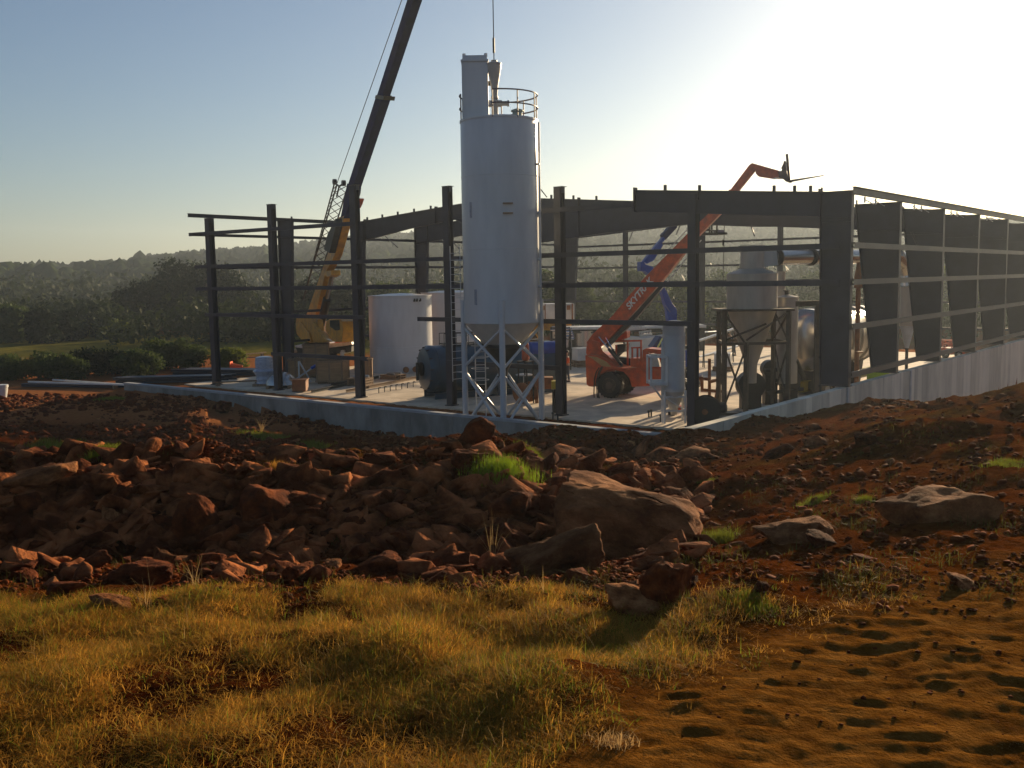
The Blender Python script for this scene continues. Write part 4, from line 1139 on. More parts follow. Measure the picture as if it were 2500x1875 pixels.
def person(pos, face, label, shirt, trousers, hat=None, lean=0.0, arms=0.25, hands_fwd=0.25, scale=1.0):
    t = thing('person', pos, label, 'person')
    f = Vector((face[0], face[1], 0)).normalized(); s = Vector((f.y, -f.x, 0))
    def P(a, b, c): return (s*a + f*(b+lean*max(0, c-0.9)) + Vector((0,0,c)))*scale
    j = [P(0,0,.95), P(0,0,1.18), P(0,0,1.40), P(0,0,1.49), P(0,0.01,1.56), P(0,0.02,1.66), P(0,0.02,1.76)]
    rr = [(.15,.11), (.135,.10), (.15,.10), .055, .075, (.078,.095), .055]
    lk = [(0,1),(1,2),(2,3),(3,4),(4,5),(5,6)]
    for sg in (-1, 1):
        n = len(j)
        j += [P(sg*.19,0,1.39), P(sg*(.21+.04*sg*0),.02+hands_fwd*.15,1.12), P(sg*.20,.05+hands_fwd*.8,.95+hands_fwd*.3), P(sg*.19,.08+hands_fwd*.95,.88+hands_fwd*.35)]
        rr += [.062, .045, .033, (.042,.022)]; lk += [(2,n),(n,n+1),(n+1,n+2),(n+2,n+3)]
        n = len(j)
        for q in range(5):       # fingers and thumb
            a = P(sg*(.175+.012*q), .10+hands_fwd*.97, .82+hands_fwd*.36+.006*(q % 3)) if q < 4 else P(sg*.155, .12+hands_fwd*.95, .87+hands_fwd*.36)
            j.append(a); rr.append(.010); lk.append((n-1, n+q))
    for sg in (-1, 1):
        n = len(j)
        j += [P(sg*.10,0,.88), P(sg*.12,.02+.03*sg,.50), P(sg*.13,-.02+.05*sg,.10), P(sg*.14,.10+.05*sg,.05), P(sg*.14,.17+.05*sg,.035)]
        rr += [.095, .062, .042, .045, .035]; lk += [(0,n),(n,n+1),(n+1,n+2),(n+2,n+3),(n+3,n+4)]
    body = skin_mesh(j, lk, rr, 'body', M['skin'], t)
    # clothing
    j2 = j[:3]; r2 = [(.17,.13), (.155,.12), (.165,.115)]; l2 = [(0,1),(1,2)]
    k = 7
    for sg in (0, 1):
        n = len(j2); b0 = 7+sg*9
        j2 += [j[b0], j[b0+1], (Vector(j[b0+1]).lerp(Vector(j[b0+2]), .5))]; r2 += [.075, .062, .052]; l2 += [(2,n),(n,n+1),(n+1,n+2)]
    skin_mesh(j2, l2, r2, 'shirt', shirt, t)
    j3 = [P(0,0,1.0), P(0,0,.92)]; r3 = [(.155,.12), (.16,.125)]; l3 = [(0,1)]
    for sg in (0, 1):
        n = len(j3); b0 = 25+sg*5
        j3 += [j[b0], j[b0+1], j[b0+2]]; r3 += [.11, .078, .062]; l3 += [(1,n),(n,n+1),(n+1,n+2)]
    skin_mesh(j3, l3, r3, 'trousers', trousers, t)
    mb = MB(); pb = Vector(pos)
    for sg in (0, 1):
        b0 = 25+sg*5; a = pb+Vector(j[b0+2])+Vector((0,0,-.05)); b = pb+Vector(j[b0+4]); mb.bar(a-f*.06, b+f*.05, .10, .075)
    mb.build('boots', M['dark'], t)
    h = pb+P(0, .02, 1.70)
    mb = MB()
    if hat: mb.lathe(h, [(.145,0),(.15,.015),(.118,.02),(.112,.08),(.07,.125),(.02,.14)], 20); mb.build('hard_hat', hat, t, smooth=True)
    else: mb.lathe(h, [(.09,-.05),(.098,0),(.09,.05),(.05,.09),(.01,.10)], 16); mb.build('hair', M['dark'], t, smooth=True)
    # face: nose, eyes and mouth
    mb = MB(); q = pb+P(0,.115,1.655); mb.add([q+Vector((0,0,.025)), q-s*.014-Vector((0,0,.02)), q+s*.014-Vector((0,0,.02)), q+f*.025-Vector((0,0,.014))], [(0,1,3),(0,3,2),(1,2,3),(0,2,1)]); mb.build('nose', M['skin'], t)
    mb = MB()
    for sg in (-1, 1): mb.box(pb+P(sg*.033,.112,1.675), (.02,.012,.01))
    mb.box(pb+P(0,.112,1.60), (.045,.012,.008)); mb.build('eyes_and_mouth', M['dark'], t)
    return t
pp = zp(1385, 932, 0.0)
person(pp, -RT+HD*-0.3, 'person in orange vest and dark trousers standing beside the blue boiler', M['orange'], M['jeans'], M['dark'], hands_fwd=0.35)
pp = zp(1792, 868, 0.0)
person(pp, -RT, 'person in light blue shirt leaning forward behind the cyclone tower', M['shirtblue'], M['jeans'], None, lean=0.5, hands_fwd=0.6)
bp_ = L_.flat(*c4((1165,603))[0]); bp_.z += 0.12
person(bp_, RT, 'person in dark clothes standing in the raised blue lift basket', M['dark'], M['jeans'], M['dark'], hands_fwd=0.5)

print('TIPZ', tz)
# ---------------------------------------------------------------- plant and stores on the slab
def cs(*a): return [(1740+x*.3014, 560+y*.3014) for x, y in a]       # zoom frames used for reading positions
def lathe_px(mb, ctr, prof, n=48, **k):
    """prof: list of (radius in photo px, photo y) about the vertical axis through ctr"""
    dd = depth(ctr); u = dd/F
    x0 = 1250
    pr = []
    for r, y in prof:
        # height of pixel row y at the axis
        q = ctr.xy - CAM.xy
        xx = 1250+2423*(q.dot(RT.xy))/(q.dot(HD.xy))
        v = ray(xx, y); t = q.length/v.xy.length
        pr.append((r*u, (CAM+v*t).z))
    pr = pr[::-1] if pr[0][1] > pr[-1][1] else pr
    mb.lathe((ctr.x, ctr.y, 0), pr, n, **k); return pr
# blue boiler lying on a frame -----------------------------------------
bA = zp(1045, 985, 0.0); bo = thing('boiler', (bA.x, bA.y, 0), 'large teal blue horizontal boiler lying behind the silo legs', 'boiler')
BD = 50.5
axs = RT                                        # axis runs sideways in view, a little away
axs = (RT+HD*0.45).normalized()
cA = dp(1056, 900, BD); u = BD/F
rB = 56*u
L_b = 290*u/axs.dot(RT)
TE = M['teal']
mb = MB(); mb.lathe(cA, [(rB*0.9, -0.15), (rB, 0.0), (rB, L_b*0.35), (rB+0.02, L_b*0.35), (rB+0.02, L_b*0.35+0.08), (rB, L_b*0.35+0.08), (rB, L_b), (rB*0.9, L_b+0.15)], 56, axis=axs); mb.build('shell', TE, bo, smooth=True)
mb = MB(); mb.lathe(cA-axs*0.55, [(rB*0.62, 0), (rB*0.9, 0.08), (rB*1.02, 0.3), (rB*1.02, 0.5)], 56, axis=axs); mb.build('end_door', M['teal'], bo, smooth=True)
mb = MB(); mb.lathe(cA-axs*0.62, [(rB*0.3, 0), (rB*0.3, 0.1)], 24, axis=axs)
for k in range(12):
    a = 2*math.pi*k/12; q = Vector((0,0,1)).rotation_difference(axs) @ Vector((math.cos(a), math.sin(a), 0))
    mb.tube(cA-axs*0.5+q*rB*0.93, cA-axs*0.2+q*rB*0.97, 0.035, n=6)
mb.build('door_bolts', M['dark'], bo)
mb = MB(); mb.box(cA-axs*0.7-RT*0.1+Vector((0,0,-0.1)), (0.12, 0.5, 0.9), Matrix.Rotation(PSI, 3, 'Z')); mb.build('control_panel', M['dark'], bo)
for t_ in (0.12, 0.5, 0.88):
    c = cA+axs*L_b*t_
    mb = MB(); mb.box((c.x, c.y, (c.z-rB*0.6)/2), (0.25, rB*1.7, c.z-rB*0.6), Matrix.Rotation(math.atan2(axs.y, axs.x), 3, 'Z')); mb.build('saddle', TE, bo)
for s in (-1, 1):
    sd_ = axs.cross(Vector((0,0,1)))*s*rB*0.7
    mb = MB(); mb.ibeam(Vector((cA.x, cA.y, 0.16))+sd_-axs*0.2, Vector((cA.x, cA.y, 0.16))+sd_+axs*(L_b+0.2), 0.2, 0.3); mb.build('skid', TE, bo)
mb = MB(); mb.box(cA+axs*L_b*0.5+Vector((0,0,rB+0.08)), (L_b*0.85, 0.7, 0.06), Matrix.Rotation(math.atan2(axs.y, axs.x), 3, 'Z'))
for k in range(9):
    for s in (-1, 1):
        c = cA+axs*L_b*(0.08+0.1*k)+axs.cross(Vector((0,0,1)))*0.35*s; mb.tube(c+Vector((0,0,rB)), c+Vector((0,0,rB+0.6)), 0.02, n=5)
for s in (-1, 1):
    c = axs.cross(Vector((0,0,1)))*0.35*s+Vector((0,0,rB+0.6)); mb.tube(cA+axs*L_b*.08+c, cA+axs*L_b*.88+c, 0.02, n=5)
mb.build('walkway', M['dark'], bo)
c = dp(1330, 853, BD+1.8)
mb = MB(); mb.lathe(c, [(0.25,-1.0),(0.42,-0.9),(0.42,0.8),(0.25,0.95)], 24, axis=axs); mb.build('burner_motor', M['blue'], bo, smooth=True)
c = dp(1400, 905, BD+2.8)
mb = MB(); mb.box(dp(1352, 885, BD+2.3), (1.3, 0.8, 1.1), Matrix.Rotation(PSI, 3, 'Z')); mb.tube(dp(1370, 850, BD+2), dp(1370, 880, BD+2), 0.2, n=14); mb.tube(dp(1345, 840, BD+2), dp(1372, 850, BD+2), 0.13, n=10); mb.build('burner', M['dark'], bo)
for (x0,y0,x1,y1) in ((1352,835,1352,870),(1385,830,1375,868),(1350,845,1385,845)):
    mb = MB(); mb.tube(dp(x0,y0,BD+2), dp(x1,y1,BD+2), 0.07, n=8); mb.build('pipe', M['galv'], bo)
# red cylinder hanging by the silo legs
c = dp(1283, 858, 47.5)
rc = thing('gas_cylinder', c, 'bright red gas cylinder standing upright behind the right silo leg', 'cylinder')
mb = MB(); mb.lathe(c, [(0.12,-0.45),(0.18,-0.38),(0.18,0.28),(0.12,0.42),(0.05,0.46),(0.05,0.52)], 20); mb.build('bottle', M['red'], rc, smooth=True)
mb = MB(); mb.lathe(c+Vector((0,0,.55)), [(0.07,-0.06),(0.07,0.05)], 10); mb.build('valve', M['chrome'], rc)
g0 = c.z-0.45
mb = MB(); mb.box((c.x, c.y, g0-0.03), (0.6, 0.6, 0.05))
for sx in (-.25, .25):
    for sy in (-.25, .25): mb.bar((c.x+sx, c.y+sy, 0), (c.x+sx, c.y+sy, g0-0.05), 0.05, 0.05)
tb = mb.build('steel_stand', M['dark'], loc=(c.x, c.y, 0)); tag(tb, 'dark four legged steel stand carrying the red gas cylinder', 'stand')
# tanks ------------------------------------------------------------------
def tank(x, ytop, ybot, rpx, zb, label, name='storage_tank', mt='tank', grp=None):
    g = zp(x, ybot, zb); 
    c = g + Vector((HD.x, HD.y, 0))*(rpx*depth(g)/F)
    t = thing(name, (c.x, c.y, zb), label, 'tank', grp)
    mb = MB(); u = depth(c)/F; r = rpx*depth(c)/F
    q = c.xy-CAM.xy; v = ray(x, ytop); zt_ = (CAM+v*((q.length-r)/v.xy.length)).z
    mb.lathe((c.x, c.y, 0), [(r, zb), (r, zb+(zt_-zb)*.33), (r+.015, zb+(zt_-zb)*.333), (r+.015, zb+(zt_-zb)*.34), (r, zb+(zt_-zb)*.343), (r, zt_-0.06), (r+0.04, zt_-0.06), (r+0.04, zt_), (r*0.98, zt_)], 80, capt=False)
    mb.build('wall', M[mt], t, smooth=True)
    mb = MB(); mb.lathe((c.x, c.y, 0), [(r*0.98, zt_-0.02), (r*0.4, zt_+0.1), (0.01, zt_+0.14)], 64, capb=False); mb.build('lid', M[mt], t, smooth=True)
    d = -Vector((HD.x, HD.y, 0))
    for k in (-0.12, 0.2):
        dd_ = (d+RT*(0.35+k)).normalized(); p = Vector((c.x, c.y, zb+0.28))+dd_*r
        mb = MB(); mb.tube(p, p+dd_*0.2, 0.13, n=12); mb.tube(p+dd_*0.2, p+dd_*0.24, 0.2, n=12); mb.build('nozzle', M['rust'], t)
    for k, a in ((0.62, 0.1), (0.95, 0.12), (0.75, .16)):
        dd_ = (d+RT*k).normalized(); p = Vector((c.x, c.y, zt_-0.35))+dd_*r
        mb = MB(); mb.tube(p, p+dd_*0.12, 0.05, n=8); mb.bar(p+dd_*.1, p+dd_*.1+Vector((0,0,.15)), .1, .05); mb.build('lug', M['dark'], t)
    return t, c, r, zt_
tank(973, 722, 913, 76, 0.0, 'nearer big white cylindrical tank left of the silo')
tank(1100, 714, 888, 72, 0.0, 'farther big white cylindrical tank partly hidden by the nearer one')
tank(1432, 808, 880, 34, 0.0, 'shiny stainless steel tank between the silo and the telehandler', mt='stainless')
# white box container, white vessel, yellow frame behind silo
c = zp(1370, 870, 0.0); c2_ = c
t = thing('container', (c.x, c.y, 0), 'white box container raised behind the silo above the yellow beam', 'container')
z0 = dp(1360, 786, depth(c)).z; z1 = dp(1360, 742, depth(c)).z
QZ = Matrix.Rotation(PSI+0.1, 3, 'Z')
cx_ = dp(1352, 765, depth(c)+1.5)
mb = MB(); mb.box((cx_.x, cx_.y, (z0+z1)/2), (92*depth(c)/F, 2.2, z1-z0), QZ); mb.build('box', M['white'], t, bevel=0.02)
mb = MB()
for s in (-1, -0.5, 0.1, 1):
    p = cx_+RT*s*44*depth(c)/F-HD*1.15; mb.bar(Vector((p.x,p.y,z0)), Vector((p.x,p.y,z1)), 0.12, 0.06)
for s in (-0.62, 0.75):
    p = cx_+RT*s*46*depth(c)/F-HD*1.2; mb.box((p.x, p.y, z1-0.3), (0.25, 0.1, 0.35), QZ)
mb.build('rib', M['rust'], t)
mb = MB()
for sx in (-1, 1):
    for sy in (-1, 1):
        p = cx_+RT*sx*40*depth(c)/F+HD*sy*0.9; mb.bar(Vector((p.x,p.y,0)), Vector((p.x,p.y,z0)), 0.2, 0.2)
mb.build('leg', M['dark'], t)
t = thing('yellow_gantry', (c.x-1, c.y-2, 0), 'yellow steel gantry frame standing behind the right silo leg', 'gantry')
Dg = depth(c)-3
mb = MB(); mb.ibeam(dp(1288, 798, Dg), dp(1395, 798, Dg+1), 0.3, 0.5); mb.build('beam', Yl, t)
for x in (1296, 1322, 1348):
    a = dp(x, 805, Dg+.3); mb = MB(); mb.bar(a, Vector((a.x, a.y, 0)), 0.14, 0.14); mb.build('post', Yl, t)
mb = MB(); mb.tube(dp(1300,800,Dg), dp(1325,845,Dg), 0.05, n=6); mb.build('brace', Yl, t)
t = thing('white_tanker', (c.x, c.y, 0), 'long white trailer bed behind the stainless tank', 'trailer')
Dt = depth(zp(1500, 880, 0)); 
def wbox(par, x0, x1, y0, y1, d, th_, mt, name, ang=0.0):
    a = dp((x0+x1)/2, y0, d).z; b = dp((x0+x1)/2, y1, d).z
    p = dp((x0+x1)/2, (y0+y1)/2, d+th_/2); mb = MB(); mb.box((p.x, p.y, (a+b)/2), ((x1-x0)*d/F, th_, abs(a-b)), Matrix.Rotation(PSI+ang, 3, 'Z')); return mb.build(name, mt, par, bevel=0.01)
wbox(t, 1345, 1720, 797, 803, Dt, 2.3, M['white'], 'bed'); wbox(t, 1350, 1395, 803, 860, Dt+0.4, 1.6, M['dull'], 'side_box')
for x in (1375, 1680):
    a = dp(x, 850, Dt+0.3); wheel(Vector((a.x, a.y, 0.5)), 0.5, 0.35, HD, t, M['galv'])
wbox(t, 1355, 1715, 803, 812, Dt+0.2, 1.8, M['dark'], 'chassis_beam')
# white boat like cover, ladders bundle and steel frames behind telehandler
t = thing('covered_load', dp(1600, 850, Dt-2), 'pale tarpaulin covered load behind the red telehandler cab', 'tarpaulin')
mb = MB(); pts = [dp(x, y, Dt-2) for x, y in ((1530,822),(1570,826),(1610,822),(1650,818),(1660,840),(1640,880),(1540,880))]; mb.prism(pts, HD*2.0); mb.build('cover', M['white'], t)
for k, (x0, y0, x1, y1, lb) in enumerate(((1520,806,1578,802,'upper bright aluminium ladder lying over the load'), (1562,820,1592,816,'lower short aluminium ladder lying over the load'))):
    t = thing('ladder', dp(x0, y0, Dt-3), lb, 'ladder', 'ladders behind the telehandler')
    mb = MB(); a, b = dp(x0, y0, Dt-3), dp(x1, y1, Dt-3.4)
    for o_ in (0, 0.45): mb.bar(a+Vector((0,0,o_*0.5))+HD*o_, b+Vector((0,0,o_*.5))+HD*o_, 0.05, 0.12)
    for q in range(8):
        m_ = a.lerp(b, (q+.5)/8); mb.tube(m_, m_+HD*.45+Vector((0,0,.22)), 0.03, n=5)
    mb.build('rails', M['galv'], t)
t = thing('scaffold_rack', zp(1368, 905, 0), 'dark pipe rack loaded with shiny tubes beside the stainless tank', 'rack')
Dr = depth(zp(1368, 905, 0))
mb = MB()
for x in (1347, 1392):
    a = dp(x, 800, Dr); 
    for o_ in (0, 1.0): mb.bar(a+HD*o_, Vector((a.x+HD.x*o_, a.y+HD.y*o_, 0)), 0.08, 0.08)
for y in (802, 830): mb.bar(dp(1347, y, Dr), dp(1392, y, Dr), 0.08, 0.08); mb.bar(dp(1347, y, Dr)+HD, dp(1392, y, Dr)+HD, 0.08, 0.08)
mb.build('frame', M['dark'], t)
for k in range(9):
    y = 806+3*k+(k % 3); mb = MB(); mb.tube(dp(1344+k*2, y, Dr)+HD*(.1*k), dp(1396+k, y-4+k % 2*5, Dr)+HD*(.1*k), 0.06, n=8); mb.build('tube', M['chrome'], t)
# cyclone separator on tower ----------------------------------------------
cyD = depth(zp(1808, 1012, 0.0))+0.9
cyc_c = dp(1835, 800, cyD); cyc_c.z = 0
ST = M['dull']
t = thing('cyclone_separator', (cyc_c.x, cyc_c.y, 0), 'big dull steel cyclone with conical bottom standing in a braced tower behind the corner bay', 'cyclone')
mb = MB(); lathe_px(mb, cyc_c, [(60,753),(60,700),(61,699.5),(61,697),(60,696.5),(60,668),(30,656)], capb=False); mb.build('drum', ST, t, smooth=True)
mb = MB(); lathe_px(mb, cyc_c, [(60,753),(57,760),(14,890),(13,935)]); mb.build('cone', ST, t, smooth=True)
mb = MB(); lathe_px(mb, cyc_c, [(30,656),(30,652),(28,652),(28,602),(31,602),(31,599)]); mb.build('neck', ST, t, smooth=True)
mb = MB(); a = dp(1851, 628, cyD); b = dp(1900, 628, cyD)
mb.prism([dp(1850,603,cyD)-HD*.35, dp(1890,607,cyD)-HD*.35, dp(1895,648,cyD)-HD*.35, dp(1872,650,cyD)-HD*.35, dp(1850,657,cyD)-HD*.35], HD*0.9); mb.build('outlet_transition', ST, t)
dd1 = (dp(2125, 628, 47.5)-b); 
mb = MB(); rD = 18.5*cyD/F; mb.tube(dp(1888, 628, cyD)+HD*.1, dp(2125, 626, 48.2), rD, n=28); du = mb.build('duct', M['stainless'], t, smooth=True)
for x in (1895, 1975, 2050):
    c = dp(1888, 628, cyD).lerp(dp(2125, 626, 48.2), (x-1888)/237); ax_ = (dp(2125, 626, 48.2)-dp(1888, 628, cyD)).normalized()
    mb = MB(); mb.lathe(c, [(rD+.07,-.04),(rD+.07,.04)], 28, axis=ax_); mb.build('duct_flange', M['dark'], t)
# elbow and downcomer
eb = []
P0 = dp(2120, 626, 48.2); rE = 24*49/F
for k in range(9):
    a = R(90*k/8); eb.append(P0 + ax_*(math.sin(a)*2.0) - Vector((0,0,1))*(1-math.cos(a))*1.6)
P1 = dp(2217, 700, 50.0)
mb = MB(); pts = [dp(2120,626,48.2), dp(2160,622,48.8), dp(2190,626,49.3), dp(2208,642,49.7), dp(2217,668,50), dp(2218,700,50)]
for i in range(5): mb.tube(pts[i], pts[i+1], rD+(rE*1.0-rD)*i/5, rD+(rE-rD)*(i+1)/5, 28, cap=False)
mb.build('duct_elbow', M['stainless'], t, smooth=True)
dc = dp(2218, 700, 50); dc.z = 0
mb = MB(); lathe_px(mb, dc, [(20,700),(20,795)]); mb.build('downcomer', ST, t, smooth=True)
mb = MB(); lathe_px(mb, dc, [(19,795),(17,797),(4,850)]); mb.build('downcomer_cone', mat('pale_blue_steel', (0.36,0.42,0.55), (0.28,0.33,0.44), rough=0.4), t, smooth=True)
mb = MB(); a = dc.copy(); a.z = dp(2218,850,50).z; mb.tube((a.x,a.y,a.z+.1), (a.x,a.y,0), 0.08, n=8); mb.build('downcomer_leg', M['dark'], t)
# tower
tw_ = thing('steel_tower', (cyc_c.x, cyc_c.y, 0), 'rusty braced steel tower carrying the cyclone', 'tower')
DKB = mat('brown_steel', (0.10,0.075,0.05), (0.055,0.042,0.03), rough=0.7, scale=4)
hw = 76*cyD/F
zpz = dp(1835, 755, cyD).z
corners = [cyc_c+RT*sx*hw*ax+HD*sy*0.95 for sx, sy, ax in ((-1,-1,1),(-0.05,-1,1),(1,-1,1),(1,1,1),(-1,1,1))]
cn = [cyc_c+RT*((1757-1835)*cyD/F)-HD*1.0, cyc_c+RT*((1806-1835)*cyD/F)-HD*1.25, cyc_c+RT*((1910-1835)*cyD/F)-HD*1.0, cyc_c+RT*((1905-1835)*cyD/F)+HD*1.1, cyc_c+RT*((1768-1835)*cyD/F)+HD*1.1]
for q in cn:
    mb = MB(); mb.bar((q.x, q.y, 0), (q.x, q.y, zpz if q is not cn[1] else 3.1), 0.17, 0.17); mb.build('leg', DKB, tw_)
mb = MB(); mb.box((cyc_c.x, cyc_c.y, zpz), (172*cyD/F, 2.4, 0.09), Matrix.Rotation(PSI, 3, 'Z')); mb.build('platform', DKB, tw_)
def V2(q, z): return Vector((q.x, q.y, z))
br = [(0,1,0.4,3.0),(0,1,3.1,6.0),(0,4,0.3,3.0),(2,3,0.3,4.4)]
for i, j, z0_, z1_ in ((0,1,.3,2.9),(2,3,.3,3.0),(0,4,.3,3.0),(0,4,3.1,zpz-.1),(2,3,3.1,zpz-.1)):
    for fl in (0, 1):
        mb = MB(); mb.tube(V2(cn[i], z0_ if fl else z1_), V2(cn[j], z1_ if fl else z0_), 0.045, n=6); mb.build('brace', DKB, tw_)
mb = MB(); mb.tube(V2(cn[0], zpz-.1), V2(cn[1], 3.0), 0.045, n=6); mb.tube(V2(cn[1], 3.2), V2(cn[2], zpz-.1), 0.045, n=6); mb.tube(V2(cn[0], 3.2), V2(cn[2], zpz-.6)-(cn[2]-cn[0])*.35, 0.045, n=6); mb.build('brace', DKB, tw_)
for i, j in ((0,1),(1,2),(2,3),(3,4),(4,0)):
    mb = MB(); mb.bar(V2(cn[i], 3.05), V2(cn[j], 3.05), 0.1, 0.12); mb.build('crossbeam', DKB, tw_)
# two plain upright vessels beside it
v1 = dp(1922, 800, cyD+1.6); v1.z = 0
t = thing('dust_filter', (v1.x, v1.y, 0), 'plain upright grey cylinder with conical lid right of the cyclone', 'filter')
mb = MB(); lathe_px(mb, v1, [(25,935),(25,729),(26,728),(26,725),(4,719)]); mb.build('vessel', ST, t, smooth=True)
mb = MB(); a = dp(1921,716,cyD+1.6); mb.lathe(a, [(.1,-.1),(.1,.08),(.16,.1),(.16,.14)], 12); mb.build('vent', M['dark'], t)
v2 = dp(1906, 700, cyD+3.6); v2.z = 0
t = thing('stack_pipe', (v2.x, v2.y, 0), 'narrow grey stack rising between the cyclone and the upright cylinder', 'stack')
mb = MB(); lathe_px(mb, v2, [(10.5,930),(10.5,666),(11.5,666),(11.5,663)]); mb.build('pipe', ST, t, smooth=True)
# rotary drum
drD = 49.5
t = thing('rotary_drum', dp(1990, 900, drD), 'huge shiny horizontal rotary drum with spiral bands behind the corner column', 'drum')
dax = (RT*0.62+HD*0.78).normalized(); dc0 = dp(1966, 830, drD-1.0); rr2 = 74*drD/F
mb = MB(); Ld = 7.0
mb.lathe(dc0, [(rr2*.55,-.5),(rr2*.9,-.2),(rr2,0),(rr2,Ld),(rr2*.8,Ld+.5)], 72, axis=dax); mb.build('shell', M['stainless'], t, smooth=True)
for k in range(5):
    pts = []
    q = Vector((0,0,1)).rotation_difference(dax)
    for i in range(31):
        a = R(12*i)+k*0.4; pts.append(dc0+dax*(0.25+k*1.3+1.1*i/30)+q @ Vector((math.cos(a), math.sin(a), 0))*(rr2+.03))
    mb = MB(); mb.path(pts, 0.045, 6); mb.build('band', ST, t)
mb = MB(); c = dc0+dax*(Ld+.5); mb.lathe(c, [(rr2*.75,0),(rr2*.75,1.6),(rr2*.5,1.9),(rr2*.35,1.9),(rr2*.35,3.4)], 48, axis=dax); mb.build('end_hood', M['stainless'], t, smooth=True)
for tt in (0.8, 5.8):
    c = dc0+dax*tt; mb = MB(); mb.bar(V2(c, 0)-RT*.2, V2(c, c.z-rr2*.8), 1.6, .5, dax); mb.build('cradle', M['dark'], t)
mb = MB(); mb.ibeam(V2(dc0-dax*.5, .5), V2(dc0+dax*9.5, .5), .3, .5); mb.build('base_frame', mat('olive_yellow', (0.35,0.27,0.02), (0.25,0.19,0.02), rough=.5), t)
# frame beside corner column
Df = 42.5
t = thing('pipe_support', dp(1996, 1000, Df), 'slim dark steel support frame left of the corner column', 'frame')
mb = MB(); a = dp(1996, 745, Df); mb.bar(a, V2(a, 0), .2, .2, RT); mb.build('leg', DKB, t)
mb = MB(); a2 = dp(2036, 740, Df+2.2); mb.bar(a2, V2(a2, 0), .16, .16, RT); mb.build('leg', DKB, t)
mb = MB(); mb.bar(dp(1947, 742, Df-.2), dp(2032, 738, Df+.5), .25, .22); mb.build('beam', DKB, t)
for (p0, p1) in (((2000,756),(2034,795)), ((2004,860),(2032,758)), ((1999,870),(2030,950))):
    mb = MB(); mb.tube(dp(*p0, Df+.1), dp(*p1, Df+1.2), .04, n=6); mb.build('brace', DKB, t)
# orange riser
a = dp(2097, 640, 46.5); t = thing('riser_pipe', V2(a, 0), 'upright rust orange riser pipe right of the corner column', 'pipe')
mb = MB(); mb.tube(V2(a, 0), a, 0.11, n=14); mb.lathe(V2(a, a.z-1.2), [(.2,0),(.2,.5),(.14,.9)], 14); mb.build('pipe', M['rust'], t, smooth=True)
for y in (700, 860):
    mb = MB(); b = dp(2097, y, 46.5); mb.lathe(b, [(.19,-.03),(.19,.03)], 14); mb.build('flange', M['rust'], t)
# machinery at foot of the cyclone
t = thing('fan_unit', zp(1850, 985, 0), 'dark blower unit and motor at the foot of the cyclone tower', 'blower')
for (x, y, r_, d, n_) in ((1832, 940, .62, 44.6, HD), (1925, 925, .5, 46, HD), (1880, 900, .4, 46, HD)):
    c = dp(x, y, d); mb = MB(); mb.lathe(c, [(r_*.6,-.35),(r_,-.3),(r_,.3),(r_*.6,.35)], 28, axis=n_); mb.build('casing', M['dark'], t, smooth=True)
    mb = MB(); mb.box((c.x, c.y, (c.z-r_*.5)/2), (r_*1.4, .6, c.z-r_*.5), Matrix.Rotation(PSI, 3, 'Z')); mb.build('pedestal', M['dark'], t)
for (x0,y0,x1,y1) in ((1880,930,1930,925),(1865,905,1950,900),(1945,880,1965,925),(1870,960,1960,950)):
    mb = MB(); mb.tube(dp(x0,y0,45.2), dp(x1,y1,46), .09, n=10); mb.build('pipe', M['dark'], t)
# lime bin and small red lift near the right wall
a = dp(2144, 905, 44.5); t = thing('plastic_drum', a, 'lime green plastic drum just above the side wall', 'drum')
mb = MB(); mb.lathe(V2(a, 0), [(.42,a.z-.9),(.48,a.z-.85),(.48,a.z+.05),(.42,a.z+.12),(.1,a.z+.16)], 28); mb.build('body', M['lime'], t, smooth=True)
mb = MB(); mb.lathe(V2(a, 0), [(.5,0.0),(.5,a.z-.92)], 20); t2 = mb.build('concrete_pier', M['wallc'], loc=V2(a, 0)); tag(t2, 'round concrete pier under the lime green drum', 'pier')
Ds = 62
g = zp(2325, 872, 0.0); Ds = depth(g)
t = thing('scissor_lift', (g.x, g.y, 0), 'small red scissor lift seen between the right wall columns', 'scissor lift')
wbox(t, 2300, 2346, 850, 866, Ds-.5, 1.2, R_, 'chassis'); 
mb = MB()
for s in (0, 1.0):
    for (x0,y0,x1,y1) in ((2302,832,2345,832),(2302,840,2345,840),(2302,832,2302,850),(2345,832,2345,850),(2323,832,2323,850),(2302,850,2345,832),(2302,832,2345,850)):
        mb.bar(dp(x0,y0,Ds-.5)+HD*s, dp(x1,y1,Ds-.5)+HD*s, .06, .06)
mb.build('guard_rail', R_, t)
for x in (2308, 2340):
    c = dp(x, 866, Ds-.6); wheel(Vector((c.x, c.y, .25)), .25, .18, HD, t, M['galv'])
# small white silo with platform -------------------------------------------
ss = dp(1645, 900, depth(zp(1645, 1036, 0))+0.4); ss.z = 0
t = thing('small_silo', (ss.x, ss.y, 0), 'small white cylindrical dust collector on legs beside the corner post', 'silo')
mb = MB(); lathe_px(mb, ss, [(26,955),(28,950),(28,945),(27,945),(27,884),(27.6,883.5),(27.6,881.5),(27,881),(27,820),(27.6,819.5),(27.6,817.5),(27,817),(27,790),(28,789),(28,785),(5,782)]); mb.build('drum', M['silo'], t, smooth=True)
mb = MB(); lathe_px(mb, ss, [(26,955),(8,1005),(7,1012)], capb=True); mb.build('cone', CB, t, smooth=True)
uS = depth(ss)/F
for sx, sy in ((-1,-1),(1,-1),(1,1),(-1,1)):
    q = ss+RT*sx*25*uS+HD*sy*20*uS
    mb = MB(); mb.bar(V2(q, 0), V2(q, dp(1645, 950, depth(ss)).z), .07, .07); mb.build('leg', M['white'], t)
za, zb_ = dp(1645, 1000, depth(ss)).z, dp(1645, 966, depth(ss)).z
